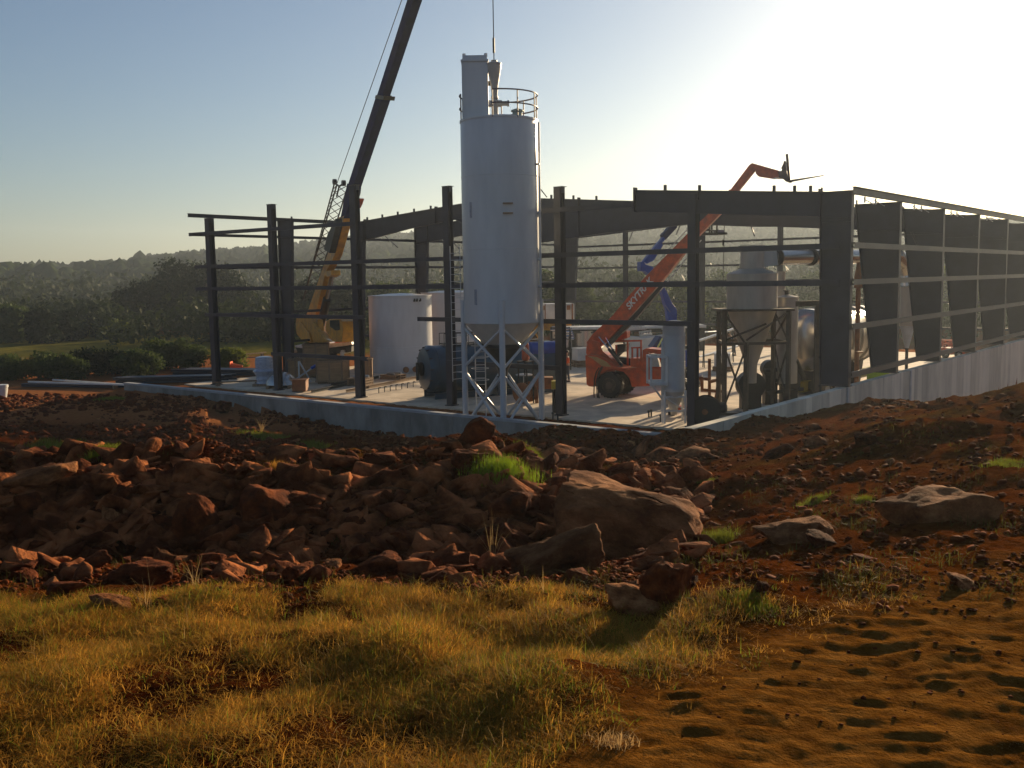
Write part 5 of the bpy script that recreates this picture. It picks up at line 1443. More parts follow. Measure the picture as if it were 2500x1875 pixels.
for (s0, s1) in (((-1,-1),(1,-1)),((1,-1),(1,1)),((-1,-1),(-1,1))):
    q0_ = ss+RT*s0[0]*25*uS+HD*s0[1]*20*uS; q1_ = ss+RT*s1[0]*25*uS+HD*s1[1]*20*uS
    for z in (za, zb_):
        mb = MB(); mb.bar(V2(q0_, z), V2(q1_, z), .05, .06); mb.build('crossbar', M['white'], t)
    mb = MB(); mb.bar(V2(q0_, zb_), V2(q1_, za), .04, .04); mb.build('brace', M['white'], t)
pl = MB()
y0_, y1_ = dp(1590, 868, depth(ss)).z, dp(1590, 932, depth(ss)).z
pc = [ss+RT*(x-1645)*uS+HD*sy*.55 for x in (1585, 1622) for sy in (-1, 1)]
for q in pc: pl.bar(V2(q, y1_-.1), V2(q, y0_), .07, .07)
for i, j in ((0,1),(1,3),(3,2),(2,0)):
    pl.bar(V2(pc[i], y0_), V2(pc[j], y0_), .07, .07); pl.bar(V2(pc[i], y1_), V2(pc[j], y1_), .07, .1)
pl.prism([V2(pc[i], y1_-.08) for i in (0,2,3,1)], (0,0,.05))
pl.bar(V2(pc[0], y1_), V2(ss-RT*20*uS, y1_-.9), .06, .06); pl.bar(V2(pc[0], y1_-.05), V2(ss, y1_-.05), .08, .08)
pl.build('service_cage', M['white'], t)
mb = MB()
lq = ss-RT*29*uS-HD*.1
for s in (-.15, .15): mb.tube(V2(lq, .0)+HD*s, V2(lq, y0_+.6)+HD*s, .025, n=6)
for k in range(16): mb.tube(V2(lq, .2+k*.28)-HD*.15, V2(lq, .2+k*.28)+HD*.15, .015, n=5)
mb.build('ladder', M['white'], t)
# red trough, hose spool, loose rods and blocks near the corner post
a = zp(1656, 1014, 0); t = thing('wheelbarrow_tray', (a.x, a.y, 0), 'red tray lying on the ledge under the small white collector', 'tray')
mb = MB(); q = V2(a, .42)
top = [q+RT*x*.42+HD*y*.3 for x, y in ((-1,-.7),(-.7,-1),(.7,-1),(1,-.7),(1,.7),(.7,1),(-.7,1),(-1,.7))]; bt = [V2(q+(p-q)*.6, .2) for p in top]
n8 = 8; mb.add(top+bt, [tuple(range(8)), tuple(range(15,7,-1))]+[(i, i+8, (i+1)%8+8, (i+1)%8) for i in range(8)]); mb.build('tray', R_, t)
mb = MB()
for s in (-.3,.3): mb.bar(V2(a+RT*s, 0), V2(a+RT*s, .22), .05, .3)
mb.build('leg', M['dark'], t)
a = zp(1722, 1040, 0); a = V2(a, .62)
t = thing('cable_reel', V2(a, 0), 'large black cable reel standing right of the corner post', 'reel')
ra = (HD*.8+RT*.2).normalized()
mb = MB(); mb.lathe(a-ra*.35, [(.58,0),(.60,.02),(.60,.06),(.30,.06),(.44,.1),(.44,.60),(.30,.64),(.60,.64),(.60,.68),(.58,.70)], 40, axis=ra); mb.build('spool', M['black'], t, smooth=True)
mb = MB(); mb.lathe(a-ra*.42, [(.12,0),(.12,.08)], 16, axis=ra); mb.build('hub', M['rust'], t)
mb = MB(); mb.box(V2(a+RT*.85, .18), (1.4, .8, .32), Matrix.Rotation(PSI, 3, 'Z')); mb.build('base_block', M['dark'], t)
a = zp(1768, 1022, 0); t = thing('pump_set', V2(a, 0), 'low dark pump set lying between the cable reel and the tower leg', 'pump')
mb = MB(); mb.box(V2(a, .15), (1.5, .6, .25), Matrix.Rotation(PSI+.2, 3, 'Z')); mb.lathe(V2(a, .45)-RT*.5, [(.2,0),(.25,.1),(.25,.5),(.15,.6)], 20, axis=RT); mb.build('body', M['dark'], t)
for k, (x, y) in enumerate(((1584,1019),(1590,1017),(1613,1030),(1362,1027),(1350,1024))):
    a = zp(x, y, 0); t = thing('anchor_bolt', a, ['left bolt of the tall pair standing on the slab','right bolt of the tall pair standing on the slab','single stub bolt left of the collector leg','stub bolt right of the silo foot','pale stub bolt nearest the silo foot'][k], 'bolt', 'anchor bolts sticking out of the slab')
    mb = MB(); mb.tube(a, a+Vector((0,0,.32)), .035, n=8); mb.tube(a+Vector((0,0,.24)), a+Vector((0,0,.30)), .06, n=6); mb.build('shaft', M['dark'], t)
# rust brown steel frame near the tower
Dq = depth(zp(1730, 975, 0))
t = thing('rust_frame', zp(1730, 975, 0), 'rust brown steel angle frame left of the cyclone tower', 'frame')
for (x0,y0,x1,y1) in ((1732,876,1732,972),(1700,924,1732,926),(1714,922,1714,955),(1732,932,1760,926),(1714,952,1760,956),(1755,925,1748,972)):
    mb = MB(); mb.bar(dp(x0,y0,Dq), dp(x1,y1,Dq+.4), .13, .13, RT); mb.build('bar', M['rust'], t)
# bench with rust parts and yellow box near silo right
Db = depth(zp(1290, 985, 0))
t = thing('winch_stand', zp(1290, 985, 0), 'rust coloured winch and drum on a low stand behind the silo legs', 'winch')
wbox(t, 1300, 1350, 922, 950, Db+.5, .8, M['rust'], 'frame_box'); wbox(t, 1346, 1362, 931, 951, Db, .7, mat('yellow_box', (0.5,0.38,0.03), (0.4,0.3,0.02), rough=.5), 'yellow_box')
c = dp(1282, 958, Db); mb = MB(); mb.lathe(c, [(.5,-.35),(.5,-.3),(.28,-.28),(.28,.28),(.5,.3),(.5,.35)], 28, axis=RT*.5+HD*.85); mb.build('drum', M['rust'], t, smooth=True)
for x in (1310, 1357): 
    a = dp(x, 950, Db); mb = MB(); mb.bar(V2(a, 0), a, .12, .12); mb.build('leg', M['rust'], t)
a = dp(1280, 914, Db+.6); mb = MB(); mb.lathe(a, [(.4,-.05),(.42,0),(.3,.03)], 24); mb.tube(V2(a, 0), a, .06, n=8); mb.build('disc_table', M['white'], t, smooth=True)
# two thin dark posts near second post
for k, (x, yb, yt, lb) in enumerate(((1352, 1008, 950, 'left of two short dark stakes beside the fifth post'), (1359, 1008, 950, 'right of two short dark stakes beside the fifth post'))):
    a = zp(x, yb, 0); b = dp(x, yt, depth(a)); mb = MB(); mb.bar(a, V2(a, b.z), .09, .09); o = mb.build('stake', M['dark'], loc=a); tag(o, lb, 'stake', 'stakes beside the fifth post')
# ---------------------------------------------------------------- left side: crates, wrapped stack, dome
def crate(x, y, wpx, h, dpt, ang, label):
    a = zp(x, y, 0); d = depth(a); w_ = wpx*d/F; t = thing('wooden_crate', a, label, 'crate', 'wooden crates on the slab')
    Q = Matrix.Rotation(PSI+ang, 3, 'Z')
    c = a+HD*dpt/2
    mb = MB(); mb.box(V2(c, h/2+.1), (w_, dpt, h), Q); mb.build('panel', M['wood'], t)
    mb = MB()
    for s in (-1, 0, 1): mb.box(V2(c, h/2+.1)+Q @ Vector((s*(w_/2-.06), 0, 0)), (.1, dpt+.05, h+.04), Q)
    for s in (-1, 1): mb.box(V2(c, h/2+.1+s*(h/2-.05)), (w_+.07, dpt+.07, .1), Q)
    mb.build('batten', M['timber'], t)
    mb = MB()
    for s in (-.4, 0, .4): mb.box(V2(c, .05)+Q @ Vector((s*w_, 0, 0)), (.12, dpt, .1), Q)
    mb.build('skid', M['timber'], t)
    return t
crate(720, 932, 36, 1.25, 1.3, .1, 'small plywood crate just right of the dome lid')
crate(768, 922, 62, 2.0, 1.6, .15, 'tall plywood crate behind the crossed props')
crate(808, 937, 68, 1.25, 1.5, -.1, 'front plywood crate with a pale sticker left of the third post')
crate(896, 931, 22, 1.25, 1.3, .1, 'narrow plywood crate right of the third post')
a = zp(641, 944, 0); d = depth(a)
t = thing('wrapped_bundle', a, 'tall stack wrapped in shiny clear plastic behind the second post', 'bundle')
mb = MB(); cc_ = V2(a+HD*.6, 0); u = d/F
cc3 = cc_.copy(); lathe_px(mb, cc3, [(20,944),(22,941),(19,930),(21,925),(20,918),(28,905),(21,900),(22,885),(20,872),(12,870)], n=14); mb.build('wrap', M['plastic'], t)
mb = MB(); mb.box(V2(cc_, .07), (1.2, 1.1, .14), Matrix.Rotation(PSI, 3, 'Z')); mb.build('pallet', M['timber'], t)
a = zp(680, 949, 0)+HD*0.8; d = depth(a); t = thing('tank_dome', V2(a, 0), 'shallow shiny dished tank end lying in front of the plastic wrapped stack', 'tank end')
mb = MB(); r_ = 38*d/F; mb.lathe(V2(a, .18), [(r_, 0), (r_*.93, .22), (r_*.75, .45), (r_*.45, .64), (r_*.15, .71), (.01, .72)], 56); mb.build('dish', M['stainless'], t, smooth=True)
for k in (-.7, -.15, .1, .75):
    p = V2(a, .55-.25*abs(k))+RT*r_*k*.85-HD*r_*.35; mb = MB(); mb.tube(p, p-HD*.1+Vector((0,0,.1)), .05, n=8); mb.build('port', M['dark'], t)
mb = MB()
for s in (-.6, 0, .6): mb.box(V2(a, .08)+RT*s, (.15, 2.0, .16), Matrix.Rotation(PSI, 3, 'Z'))
mb.build('blocks', M['timber'], t)
Dp = depth(zp(740, 937, 0))
t = thing('prop_stand', zp(745, 940, 0), 'crossed grey adjustable props with a blue sleeve standing before the crates', 'props')
for k, (x0,y0,x1,y1,mt_) in enumerate(((730,882,760,933,'galv'),(729,882,731,932,'galv'),(722,926,760,900,'galv'))):
    mb = MB(); mb.tube(dp(x0,y0,Dp), dp(x1,y1,Dp), .05, n=8); mb.build('tube', M[mt_], t)
mb = MB(); mb.tube(dp(760,899,Dp-.05), dp(780,888,Dp-.05), .1, n=10); mb.build('sleeve', M['blue'], t, smooth=True)
# reddish box and floor frames beside the third post
a = zp(730, 958, 0); t = thing('steel_bin', a, 'low rust red steel bin on the slab edge left of the third post', 'bin')
mb = MB(); mb.box(V2(a+HD*.4, .35), (.75, .8, .6), Matrix.Rotation(PSI, 3, 'Z')); mb.build('body', M['rust'], t, bevel=.02)
mb = MB(); mb.box(V2(a+HD*.4, .67), (.82, .87, .05), Matrix.Rotation(PSI, 3, 'Z')); mb.build('rim', M['rust'], t)
k = 0
for (x0,y0,x1,y1,w_,lb) in ((800,948,925,920,.2,'long pale beam lying on the slab before the front crate'),(845,955,1040,917,.12,'longest thin rail on the slab leading to the white tank'),(760,956,800,948,.25,'short dark beam by the rust red bin'),(900,945,1000,925,.1,'thin channel beside the long rail'),(808,940,872,928,.4,'pile of dark fittings at the foot of the third post')):
    a, b = zp(x0,y0,.08), zp(x1,y1,.08); t = thing('steel_beam', a, lb, 'beam', 'steel lengths lying on the slab')
    mb = MB(); mb.ibeam(a, b, w_*.7, .16); mb.build('length', M['dark'] if k % 2 == 0 else M['timber'], t); k += 1
for i in range(7):
    x = 925+14*i; a = zp(x, 958-4.0*i/1.6+2, 0); t = thing('rebar_stub', a, '%s thin rebar stub from the left in the row before the boiler' % ['first','second','third','fourth','fifth','sixth','last'][i], 'rebar', 'rebar stubs left of the boiler')
    mb = MB(); mb.tube(a, a+Vector((0,0,.3)), .025, n=6); mb.tube(a+Vector((0,0,.3)), a+Vector((0,0,.3))+RT*.12, .025, n=6); mb.build('bar', M['dark'], t)
# stacks of dark purlins on the yard left of the building
def stack(x0, y0, x1, y1, n, hgt, label, mt_='steel', z=-0.1, w_=.22):
    a, b = gpt(x0, y0), gpt(x1, y1); t = thing('purlin_stack', a, label, 'steel stack', 'stacked steel in the yard')
    d = (b-a).normalized(); s = Vector((-d.y, d.x, 0)); r_ = random.Random(int(x0))
    for i in range(n):
        for j in range(hgt):
            o_ = s*(i*w_*1.1)+Vector((0,0,.12+j*.2)); e0 = r_.uniform(-.6,.6); 
            mb = MB(); mb.ibeam(a+o_+d*e0, b+o_+d*(e0+r_.uniform(-.3,.3)), w_*.9, .17); mb.build('beam', M[mt_], t)
stack(60, 945, 300, 948, 4, 1, 'left stack of dark beams lying beside the white bucket')
stack(290, 938, 560, 932, 5, 2, 'middle stack of dark beams lying left of the corner post')
stack(430, 916, 640, 918, 6, 2, 'stack of dark beams behind the corner post')
for k, (x0,y0,x1,y1,lb) in enumerate(((70,943,305,951,'long pale steel length on top of the left stack'),(130,938,300,950,'second pale steel length crossing the left stack'),(330,891,415,887,'pale pole lying near the shrubs'),(380,893,418,891,'short bright pole lying near the shrubs'),(440,880,500,884,'pale pole lying behind the corner post'),(545,880,650,868,'long timber pole lying left of the second post'),(540,885,640,880,'second timber pole behind the red cone'),(520,946,640,940,'pale timber edging the slab by the corner post'))):
    a, b = gpt(x0,y0)+Vector((0,0,.28)), gpt(x1,y1)+Vector((0,0,.28)); mb = MB(); mb.bar(a, b, .09, .09); o = mb.build('pole', M['white'] if k in (0,1,3) else M['timber'], loc=a); tag(o, lb, 'pole', 'loose poles in the yard')
    for q in (a, b):
        q2 = a.lerp(b, .1 if q is a else .9); mb = MB(); mb.box(V2(q2, (q2.z+gh(q2.x,q2.y))/2-.04), (.2,.2,max(.05,q2.z-.06-gh(q2.x,q2.y)))); o2 = mb.build('timber_block', M['timber'], loc=q2); tag(o2, 'block under the %s end of the %s' % ('left' if q is a else 'right', ' '.join(lb.replace(' lying','').replace('long ','').split()[:8])), 'block', 'blocks under the loose poles')
a = gpt(565, 905); t = thing('traffic_cone', a, 'bright red traffic cone lying on its side left of the second post', 'cone')
mb = MB(); mb.lathe(a+Vector((0,0,.3)), [(.28,0),(.24,.1),(.07,.75),(.05,.8)], 20, axis=RT); mb.build('cone_body', M['orange'], t, smooth=True); mb = MB(); mb.box(a+Vector((0,0,.33)), (.05,.65,.65), Matrix.Rotation(PSI,3,'Z')); mb.build('base', M['orange'], t)
# white bucket at the left edge
a = gpt(4, 975); t = thing('bucket', a, 'white plastic bucket at the far left edge of the rubble', 'bucket')
d = depth(a); u = d/F; mb = MB(); mb.lathe(a, [(11*u,0),(15*u,22*u),(15.5*u,30*u),(17*u,30*u),(17*u,36*u),(15*u,36*u)], 28); mb.build('tub', M['white'], t, smooth=True)
mb = MB(); mb.ring(a+Vector((0,0,30*u)), 16.5*u, .8*u, 24, 5); mb.build('rim', M['white'], t)
# crossing timbers on the soil strip in front of the slab
for k, (x0,y0,x1,y1,lb) in enumerate(((1440,1027,1500,1036,'dark plank on the soil strip left of the corner post'),(1150,1012,1215,1019,'dark plank on the soil strip between the silo legs'),(1360,1030,1395,1034,'pale board beside the right silo foot'),(880,985,912,988,'short plank at the foot of the third post'),(1500,1032,1640,1042,'long brown plank along the soil strip before the collector'))):
    a, b = zp(x0,y0,-.3), zp(x1,y1,-.3); mb = MB(); mb.bar(a, b, .25, .08); o = mb.build('plank', M['timber'], loc=a); tag(o, lb, 'plank', 'planks along the slab edge')
# thin power lines far left

# long pipes on trestles and odds and ends deep on the slab
k = 0
for (x0,y0,x1,y1,lb) in ((1706,832,1800,800,'upper long bright pipe on trestles left of the cyclone'),(1706,872,1800,845,'lower long bright pipe on trestles left of the cyclone'),(1706,896,1800,884,'thick grey pipe lying on the bright slab left of the cyclone'),(1712,812,1795,806,'pale pipe near the trees left of the cyclone')):
    a = zp(x0, 900-k*8, 0); d = depth(a)*(1.0+.1*k); a, b = dp(x0,y0,d), dp(x1,y1,d*1.08)
    t = thing('pipe', a, lb, 'pipe', 'pipes deep on the slab'); mb = MB(); mb.tube(a, b, .09, n=10); mb.build('length', M['galv'], t, smooth=True)
    mb = MB()
    for q in (.12, .5, .88):
        c = a.lerp(b, q)
        for s in (-.25, .25): mb.bar(c, V2(c+HD*s, 0), .05, .05)
    mb.build('trestle', M['dark'], t); k += 1
rq = random.Random(5)
PAL = [(880,940,'stack of pallets right of the third post'),(1420,895,'pallet of goods behind the fifth post'),(1560,905,'low pallet beyond the telehandler'),(1690,940,'pallet by the rust brown frame'),(960,925,'pallet lying before the nearer white tank'),(1400,880,'dark crate at the foot of the stainless tank'),(1455,878,'second dark crate right of the stainless tank'),(1765,905,'bundle on the bright slab behind the tower')]
for x, y, lb in PAL:
    a = zp(x, y, 0); t = thing('pallet', a, lb, 'pallet', 'pallets and bundles on the slab'); Q = Matrix.Rotation(rq.uniform(0, 3), 3, 'Z'); n_ = rq.randint(1, 3)
    mb = MB()
    for j in range(n_):
        for s in (-.5, 0, .5): mb.box(a+Q @ Vector((0, s*.95, .05+.15*j)), (1.2, .1, .1), Q)
        for s in range(6): mb.box(a+Q @ Vector((-.52+s*.208, 0, .115+.15*j)), (.12, 1.1, .025), Q)
    mb.build('boards', M['timber'], t)
    if 'crate' in lb or 'bundle' in lb or 'goods' in lb:
        mb = MB(); mb.box(a+Vector((0, 0, .13+.15*(n_-1)+.4)), (1.0, .9, .78), Q); mb.box(a+Vector((0, 0, .13+.15*(n_-1)+.82)), (1.06, .96, .05), Q); mb.build('load', M['dark'] if 'dark' in lb else M['white'], t, bevel=.03)
    else:
        mb = MB(); mb.tube(a+Vector((-.4,.1,.2+.15*(n_-1))), a+Vector((.5,.2,.22+.15*(n_-1))), .08, n=8); mb.tube(a+Vector((-.3,-.2,.2+.15*(n_-1))), a+Vector((.4,-.3,.2+.15*(n_-1))), .06, n=8); mb.build('fittings', M['galv'], t)
# ---------------------------------------------------------------- rocks
import bmesh
def rockmat(name, c1, c2, c3):
    mt, n, b = newmat(name); L = n.links
    tc = n.nodes.new('ShaderNodeTexCoord'); oi = n.nodes.new('ShaderNodeObjectInfo')
    ad = n.nodes.new('ShaderNodeVectorMath'); ad.operation = 'ADD'
    L.new(tc.outputs['Object'], ad.inputs[0]); L.new(oi.outputs['Location'], ad.inputs[1])
    a = n.nodes.new('ShaderNodeTexNoise'); a.inputs['Scale'].default_value = 2.6; a.inputs['Detail'].default_value = 9; a.inputs['Roughness'].default_value = 0.7
    L.new(ad.outputs[0], a.inputs['Vector'])
    cr = n.nodes.new('ShaderNodeValToRGB'); cr.color_ramp.elements.new(0.5)
    for e, (p, c) in zip(cr.color_ramp.elements, ((0.36, c3), (0.5, c2), (0.66, c1))): e.position = p; e.color = (*c, 1)
    L.new(a.outputs['Fac'], cr.inputs[0])
    hv = n.nodes.new('ShaderNodeHueSaturation'); mr = n.nodes.new('ShaderNodeMapRange'); mr.inputs[3].default_value = 0.6; mr.inputs[4].default_value = 1.35
    L.new(oi.outputs['Random'], mr.inputs[0]); L.new(mr.outputs[0], hv.inputs['Value']); L.new(cr.outputs[0], hv.inputs['Color'])
    L.new(hv.outputs[0], b.inputs['Base Color'])
    b.inputs['Roughness'].default_value = 0.95; b.inputs['Specular IOR Level'].default_value = 0.06
    nb = n.nodes.new('ShaderNodeTexNoise'); nb.inputs['Scale'].default_value = 18; nb.inputs['Detail'].default_value = 9; nb.inputs['Roughness'].default_value = 0.65
    L.new(ad.outputs[0], nb.inputs['Vector'])
    vo = n.nodes.new('ShaderNodeTexVoronoi'); vo.inputs['Scale'].default_value = 5; L.new(ad.outputs[0], vo.inputs['Vector'])
    m_ = n.nodes.new('ShaderNodeMath'); m_.operation = 'MULTIPLY_ADD'; m_.inputs[1].default_value = 0.4; L.new(vo.outputs['Distance'], m_.inputs[0]); L.new(nb.outputs['Fac'], m_.inputs[2])
    bp = n.nodes.new('ShaderNodeBump'); bp.inputs['Strength'].default_value = 0.9; bp.inputs['Distance'].default_value = 0.03
    L.new(m_.outputs[0], bp.inputs['Height']); L.new(bp.outputs[0], b.inputs['Normal'])
    return mt
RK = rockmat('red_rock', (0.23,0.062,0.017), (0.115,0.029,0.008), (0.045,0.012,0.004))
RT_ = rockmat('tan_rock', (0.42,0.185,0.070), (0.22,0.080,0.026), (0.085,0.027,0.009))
def rock_mesh(seed, flat=0.6, cuts=3, rough=0.05, npt=16, mt=RK, name='rock'):
    r_ = random.Random(seed); bm = bmesh.new()
    for _ in range(npt):
        v = Vector((r_.uniform(-1, 1), r_.uniform(-1, 1), r_.uniform(-1, 1)))
        m_ = max(abs(v.x), abs(v.y), abs(v.z)); v = v/m_*r_.uniform(0.82, 1.0) if r_.random() < 0.75 else v.normalized()
        bm.verts.new((v.x*0.5, v.y*0.5*r_.uniform(0.75, 1), v.z*0.5*flat))
    g = bmesh.ops.convex_hull(bm, input=bm.verts)
    bmesh.ops.delete(bm, geom=[e for e in g['geom_interior'] if isinstance(e, bmesh.types.BMVert)], context='VERTS')
    loose = [v for v in bm.verts if not v.link_faces]
    bmesh.ops.delete(bm, geom=loose, context='VERTS')
    bmesh.ops.dissolve_limit(bm, angle_limit=R(14), verts=bm.verts, edges=bm.edges)
    bmesh.ops.bevel(bm, geom=list(bm.edges), offset=0.025, segments=1, affect='EDGES', profile=0.5)
    bmesh.ops.triangulate(bm, faces=bm.faces)
    for _ in range(cuts): 
        lg = [e for e in bm.edges if e.calc_length() > 0.07]
        if lg: bmesh.ops.subdivide_edges(bm, edges=lg, cuts=1, use_grid_fill=False)
        bmesh.ops.triangulate(bm, faces=bm.faces)
    for v in bm.verts:
        p = v.co*3.1+Vector((seed*3.7, 0, 0)); q = v.co*9+Vector((0, seed*1.3, 0))
        lay = math.sin(v.co.z*46+noise.noise(p)*4)*0.12
        n_ = v.co.normalized()
        v.co += n_*rough*(noise.noise(p)*1.1+noise.noise(q)*0.45+lay*0.35+noise.noise(q*2.7)*0.22)
    me = bpy.data.meshes.new(name); bm.to_mesh(me); bm.free(); me.materials.append(mt)
    me.shade_smooth(); me.set_sharp_from_angle(angle=R(32))
    return me
def put_rock(me, x, y, wpx, sink=0.3, rot=(0,0,0), scl=(1,1,1), pos=None):
    p = pos if pos is not None else gpt(x, y)
    d = depth(p); s = wpx*d/F
    o = bpy.data.objects.new('rock', me); COL.objects.link(o)
    o.rotation_euler = rot; o.scale = (s*scl[0], s*scl[1], s*scl[2]); o.location = p+Vector((0, 0, s*scl[2]*(0.30-sink)))
    return o
HERO = [ # x, y of the foot, width px, (sx,sy,sz), tilt, yaw, sink, flat, material, label
 (1535,1345,375,(1,.9,.72),(-.10,.20),.1,.18,.72,RT_,'giant pale tan boulder, largest in the rubble, right of the middle'),
 (1345,1392,235,(1,.75,.62),(.1,-.28),.2,.2,.6,RT_,'long dark slab boulder tilted below the left side of the giant boulder'),
 (1628,1462,130,(1,.9,1.1),(.2,.2),.7,.22,.9,RK,'upright brown boulder below the right side of the giant boulder'),
 (1538,1490,140,(1,.8,.62),(.05,.12),.3,.1,.7,RT_,'rounded tan boulder at the edge of the dry grass'),
 (2268,1262,280,(1,.9,.78),(-.05,.05),.2,.46,.66,RT_,'large flat topped boulder with pale crest near the right side'),
 (1952,1305,190,(1,.9,.75),(.05,.2),.5,.42,.65,RT_,'wide pale slab boulder left of the large flat topped boulder'),
 (2010,1330,110,(1,.9,.6),(.1,.1),1.0,.3,.7,RK,'brown slab leaning against the foot of the wide pale slab'),
 (2358,1432,88,(1,.8,.6),(.0,.3),.4,.3,.6,RT_,'lone pale stone on the churned soil at the right'),
 (2120,1370,70,(1,.8,.5),(.0,.1),.4,.35,.6,RK,'small brown stone between the wide slab and the lone pale stone'),
 (108,1190,165,(1,.8,.6),(.05,-.22),.2,.25,.6,RT_,'big sloping boulder near the left edge with a lit right face'),
 (242,1178,68,(1,.9,.9),(.0,.2),.9,.25,.8,RK,'squarish rock just right of the big sloping boulder'),
 (292,1138,82,(1,.7,.8),(.3,-.6),.9,.2,.6,RK,'tilted blade of rock above the squarish rock'),
 (478,1305,105,(1,.9,1.25),(.1,.1),.3,.2,1.0,RK,'pinnacle of red rock in the middle of the left rubble bank'),
 (410,1300,75,(1,.9,.9),(.1,.4),1.3,.25,.8,RK,'rock leaning on the left of the red pinnacle'),
 (660,1262,145,(1,.9,.85),(.0,.0),.1,.2,.8,RK,'dark red squared block right of the red pinnacle'),
 (635,1330,125,(1,.8,.5),(.05,.12),.1,.25,.55,RT_,'pale flat slab below the dark red squared block'),
 (520,1385,75,(1,.8,.9),(.2,.5),.9,.2,.8,RK,'pale edged rock standing left of the flat slab'),
 (345,1425,150,(1,.8,.6),(.05,.0),.0,.2,.6,RK,'broad dark rock with a bright lit corner at the lower left'),
 (398,1400,52,(1,.8,1.4),(.2,.2),.8,.15,1.1,RT_,'bright lit upright rock leaning on the broad dark rock'),
 (462,1420,42,(1,.8,1.0),(.4,-.5),.8,.2,.9,RT_,'small lit rock at the edge of the grass right of the broad rock'),
 (165,1445,92,(1,.8,.55),(.0,.0),.3,.2,.6,RK,'rounded dark rock at the lower left above the grass'),
 (272,1482,98,(1,.8,.6),(.1,.4),.5,.25,.6,RT_,'lowest lit slab lying in the grass at the lower left'),
 (228,1392,100,(1,.8,.6),(.0,-.3),.5,.2,.7,RK,'grey brown rock above the lowest lit slab'),
 (85,1345,90,(1,.8,.6),(.0,.1),.1,.2,.7,RK,'low rock by the left edge with small lit stones around'),
 (75,1262,85,(1,.9,1.0),(.1,.3),.1,.2,.8,RK,'steep rock near the left edge below the big sloping boulder'),
 (1158,1080,85,(1,.9,1.0),(.1,.25),.4,.15,.9,RK,'pointed red boulder against the front wall below the silo'),
 (1390,1140,85,(1,.9,.6),(.0,.05),.3,.2,.7,RK,'flat topped red boulder on the far rubble ridge'),
 (1150,1140,100,(1,.9,.7),(.0,.1),.3,.25,.7,RK,'broad weathered boulder left of the flat topped red one'),
 (1680,1115,95,(1,.8,.5),(.0,.1),.3,.25,.6,RT_,'flat tan slab near the right end of the far ridge'),
 (1885,1120,90,(1,.8,.5),(.0,-.4),.3,.25,.6,RK,'leaning slab beneath the soil mound'),
 (1990,1085,60,(1,.8,.7),(.0,.2),.3,.25,.7,RT_,'small pale boulder right of the leaning slab'),
 (2110,1085,60,(1,.8,.8),(.0,.2),.3,.25,.7,RK,'brown boulder on the right slope beneath the side wall'),
 (540,1010,38,(1,.8,1.2),(.3,.5),.3,.15,.9,RK,'pointed rock beside the left end of the front wall'),
 (1240,1260,120,(1,.9,.8),(.0,.2),.3,.2,.8,RK,'large brown block left of the top of the giant boulder'),
 (1385,1215,90,(1,.9,.9),(.2,.5),.3,.2,.8,RK,'dark boulder touching the top left of the giant boulder'),
 (1170,1330,110,(1,.8,.5),(.1,-.4),.3,.2,.6,RT_,'leaning pale slab in the middle of the bank'),
 (960,1215,80,(1,.8,.6),(.0,.1),.3,.2,.6,RT_,'pale capped rock on the crest of the middle bank'),
 (880,1300,95,(1,.8,.7),(.1,.2),.3,.2,.7,RK,'brown rock in the middle of the shaded bank'),
 (930,1395,110,(1,.8,.6),(.0,-.2),.3,.2,.7,RK,'grey brown slab at the foot of the middle bank'),
]
for i, (x, y, wp, sc3, tl, yaw, sink, flat, mt_, lb) in enumerate(HERO):
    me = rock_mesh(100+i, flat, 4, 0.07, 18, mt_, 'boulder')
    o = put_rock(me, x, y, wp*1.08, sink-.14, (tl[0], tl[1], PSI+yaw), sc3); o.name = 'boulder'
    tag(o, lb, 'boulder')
protos = [rock_mesh(k, 0.45+0.09*(k % 6), 3, 0.06, 13, RK if k % 3 else RT_) for k in range(14)]
rr3 = random.Random(11)
ZN = [ # x0,x1,y0,y1,n,w0,w1,label
 (0, 620, 1120, 1450, 72, 26, 80, 'reddish brown rock among many in the left part of the shaded bank', 'rocks of the left bank'),
 (620, 1380, 1170, 1430, 130, 24, 80, 'reddish brown rock among many in the middle of the shaded bank', 'rocks of the middle bank'),
 (1500, 2120, 1150, 1480, 40, 18, 50, 'brown rock among many around and right of the giant boulder', 'rocks right of the giant boulder'),
 (700, 1750, 1058, 1125, 82, 16, 46, 'red rock among many on the far ridge before the front wall', 'rocks of the far ridge'),
 (1750, 2480, 985, 1150, 34, 14, 36, 'brown rock among many on the slope below the side wall', 'rocks of the right slope'),
 (0, 700, 985, 1120, 36, 12, 34, 'small red rock among many scattered before the left end of the wall', 'rocks at the far left'),
]
for x0, x1, y0, y1, n, w0, w1, lb, grp in ZN:
    for _ in range(n):
        x = rr3.uniform(x0, x1); y = rr3.uniform(y0, y1); w_ = w0+(w1-w0)*rr3.random()**1.8
        o = put_rock(rr3.choice(protos), x, y, w_*(0.7+0.3*(y-y0)/(y1-y0)+.1), rr3.uniform(0.1, 0.32), (rr3.uniform(-.5,.5), rr3.uniform(-.5,.5), rr3.uniform(0, 6.28)), (1, rr3.uniform(.7,1), rr3.uniform(.7,1.1)))
        tag(o, lb, 'rock', grp)
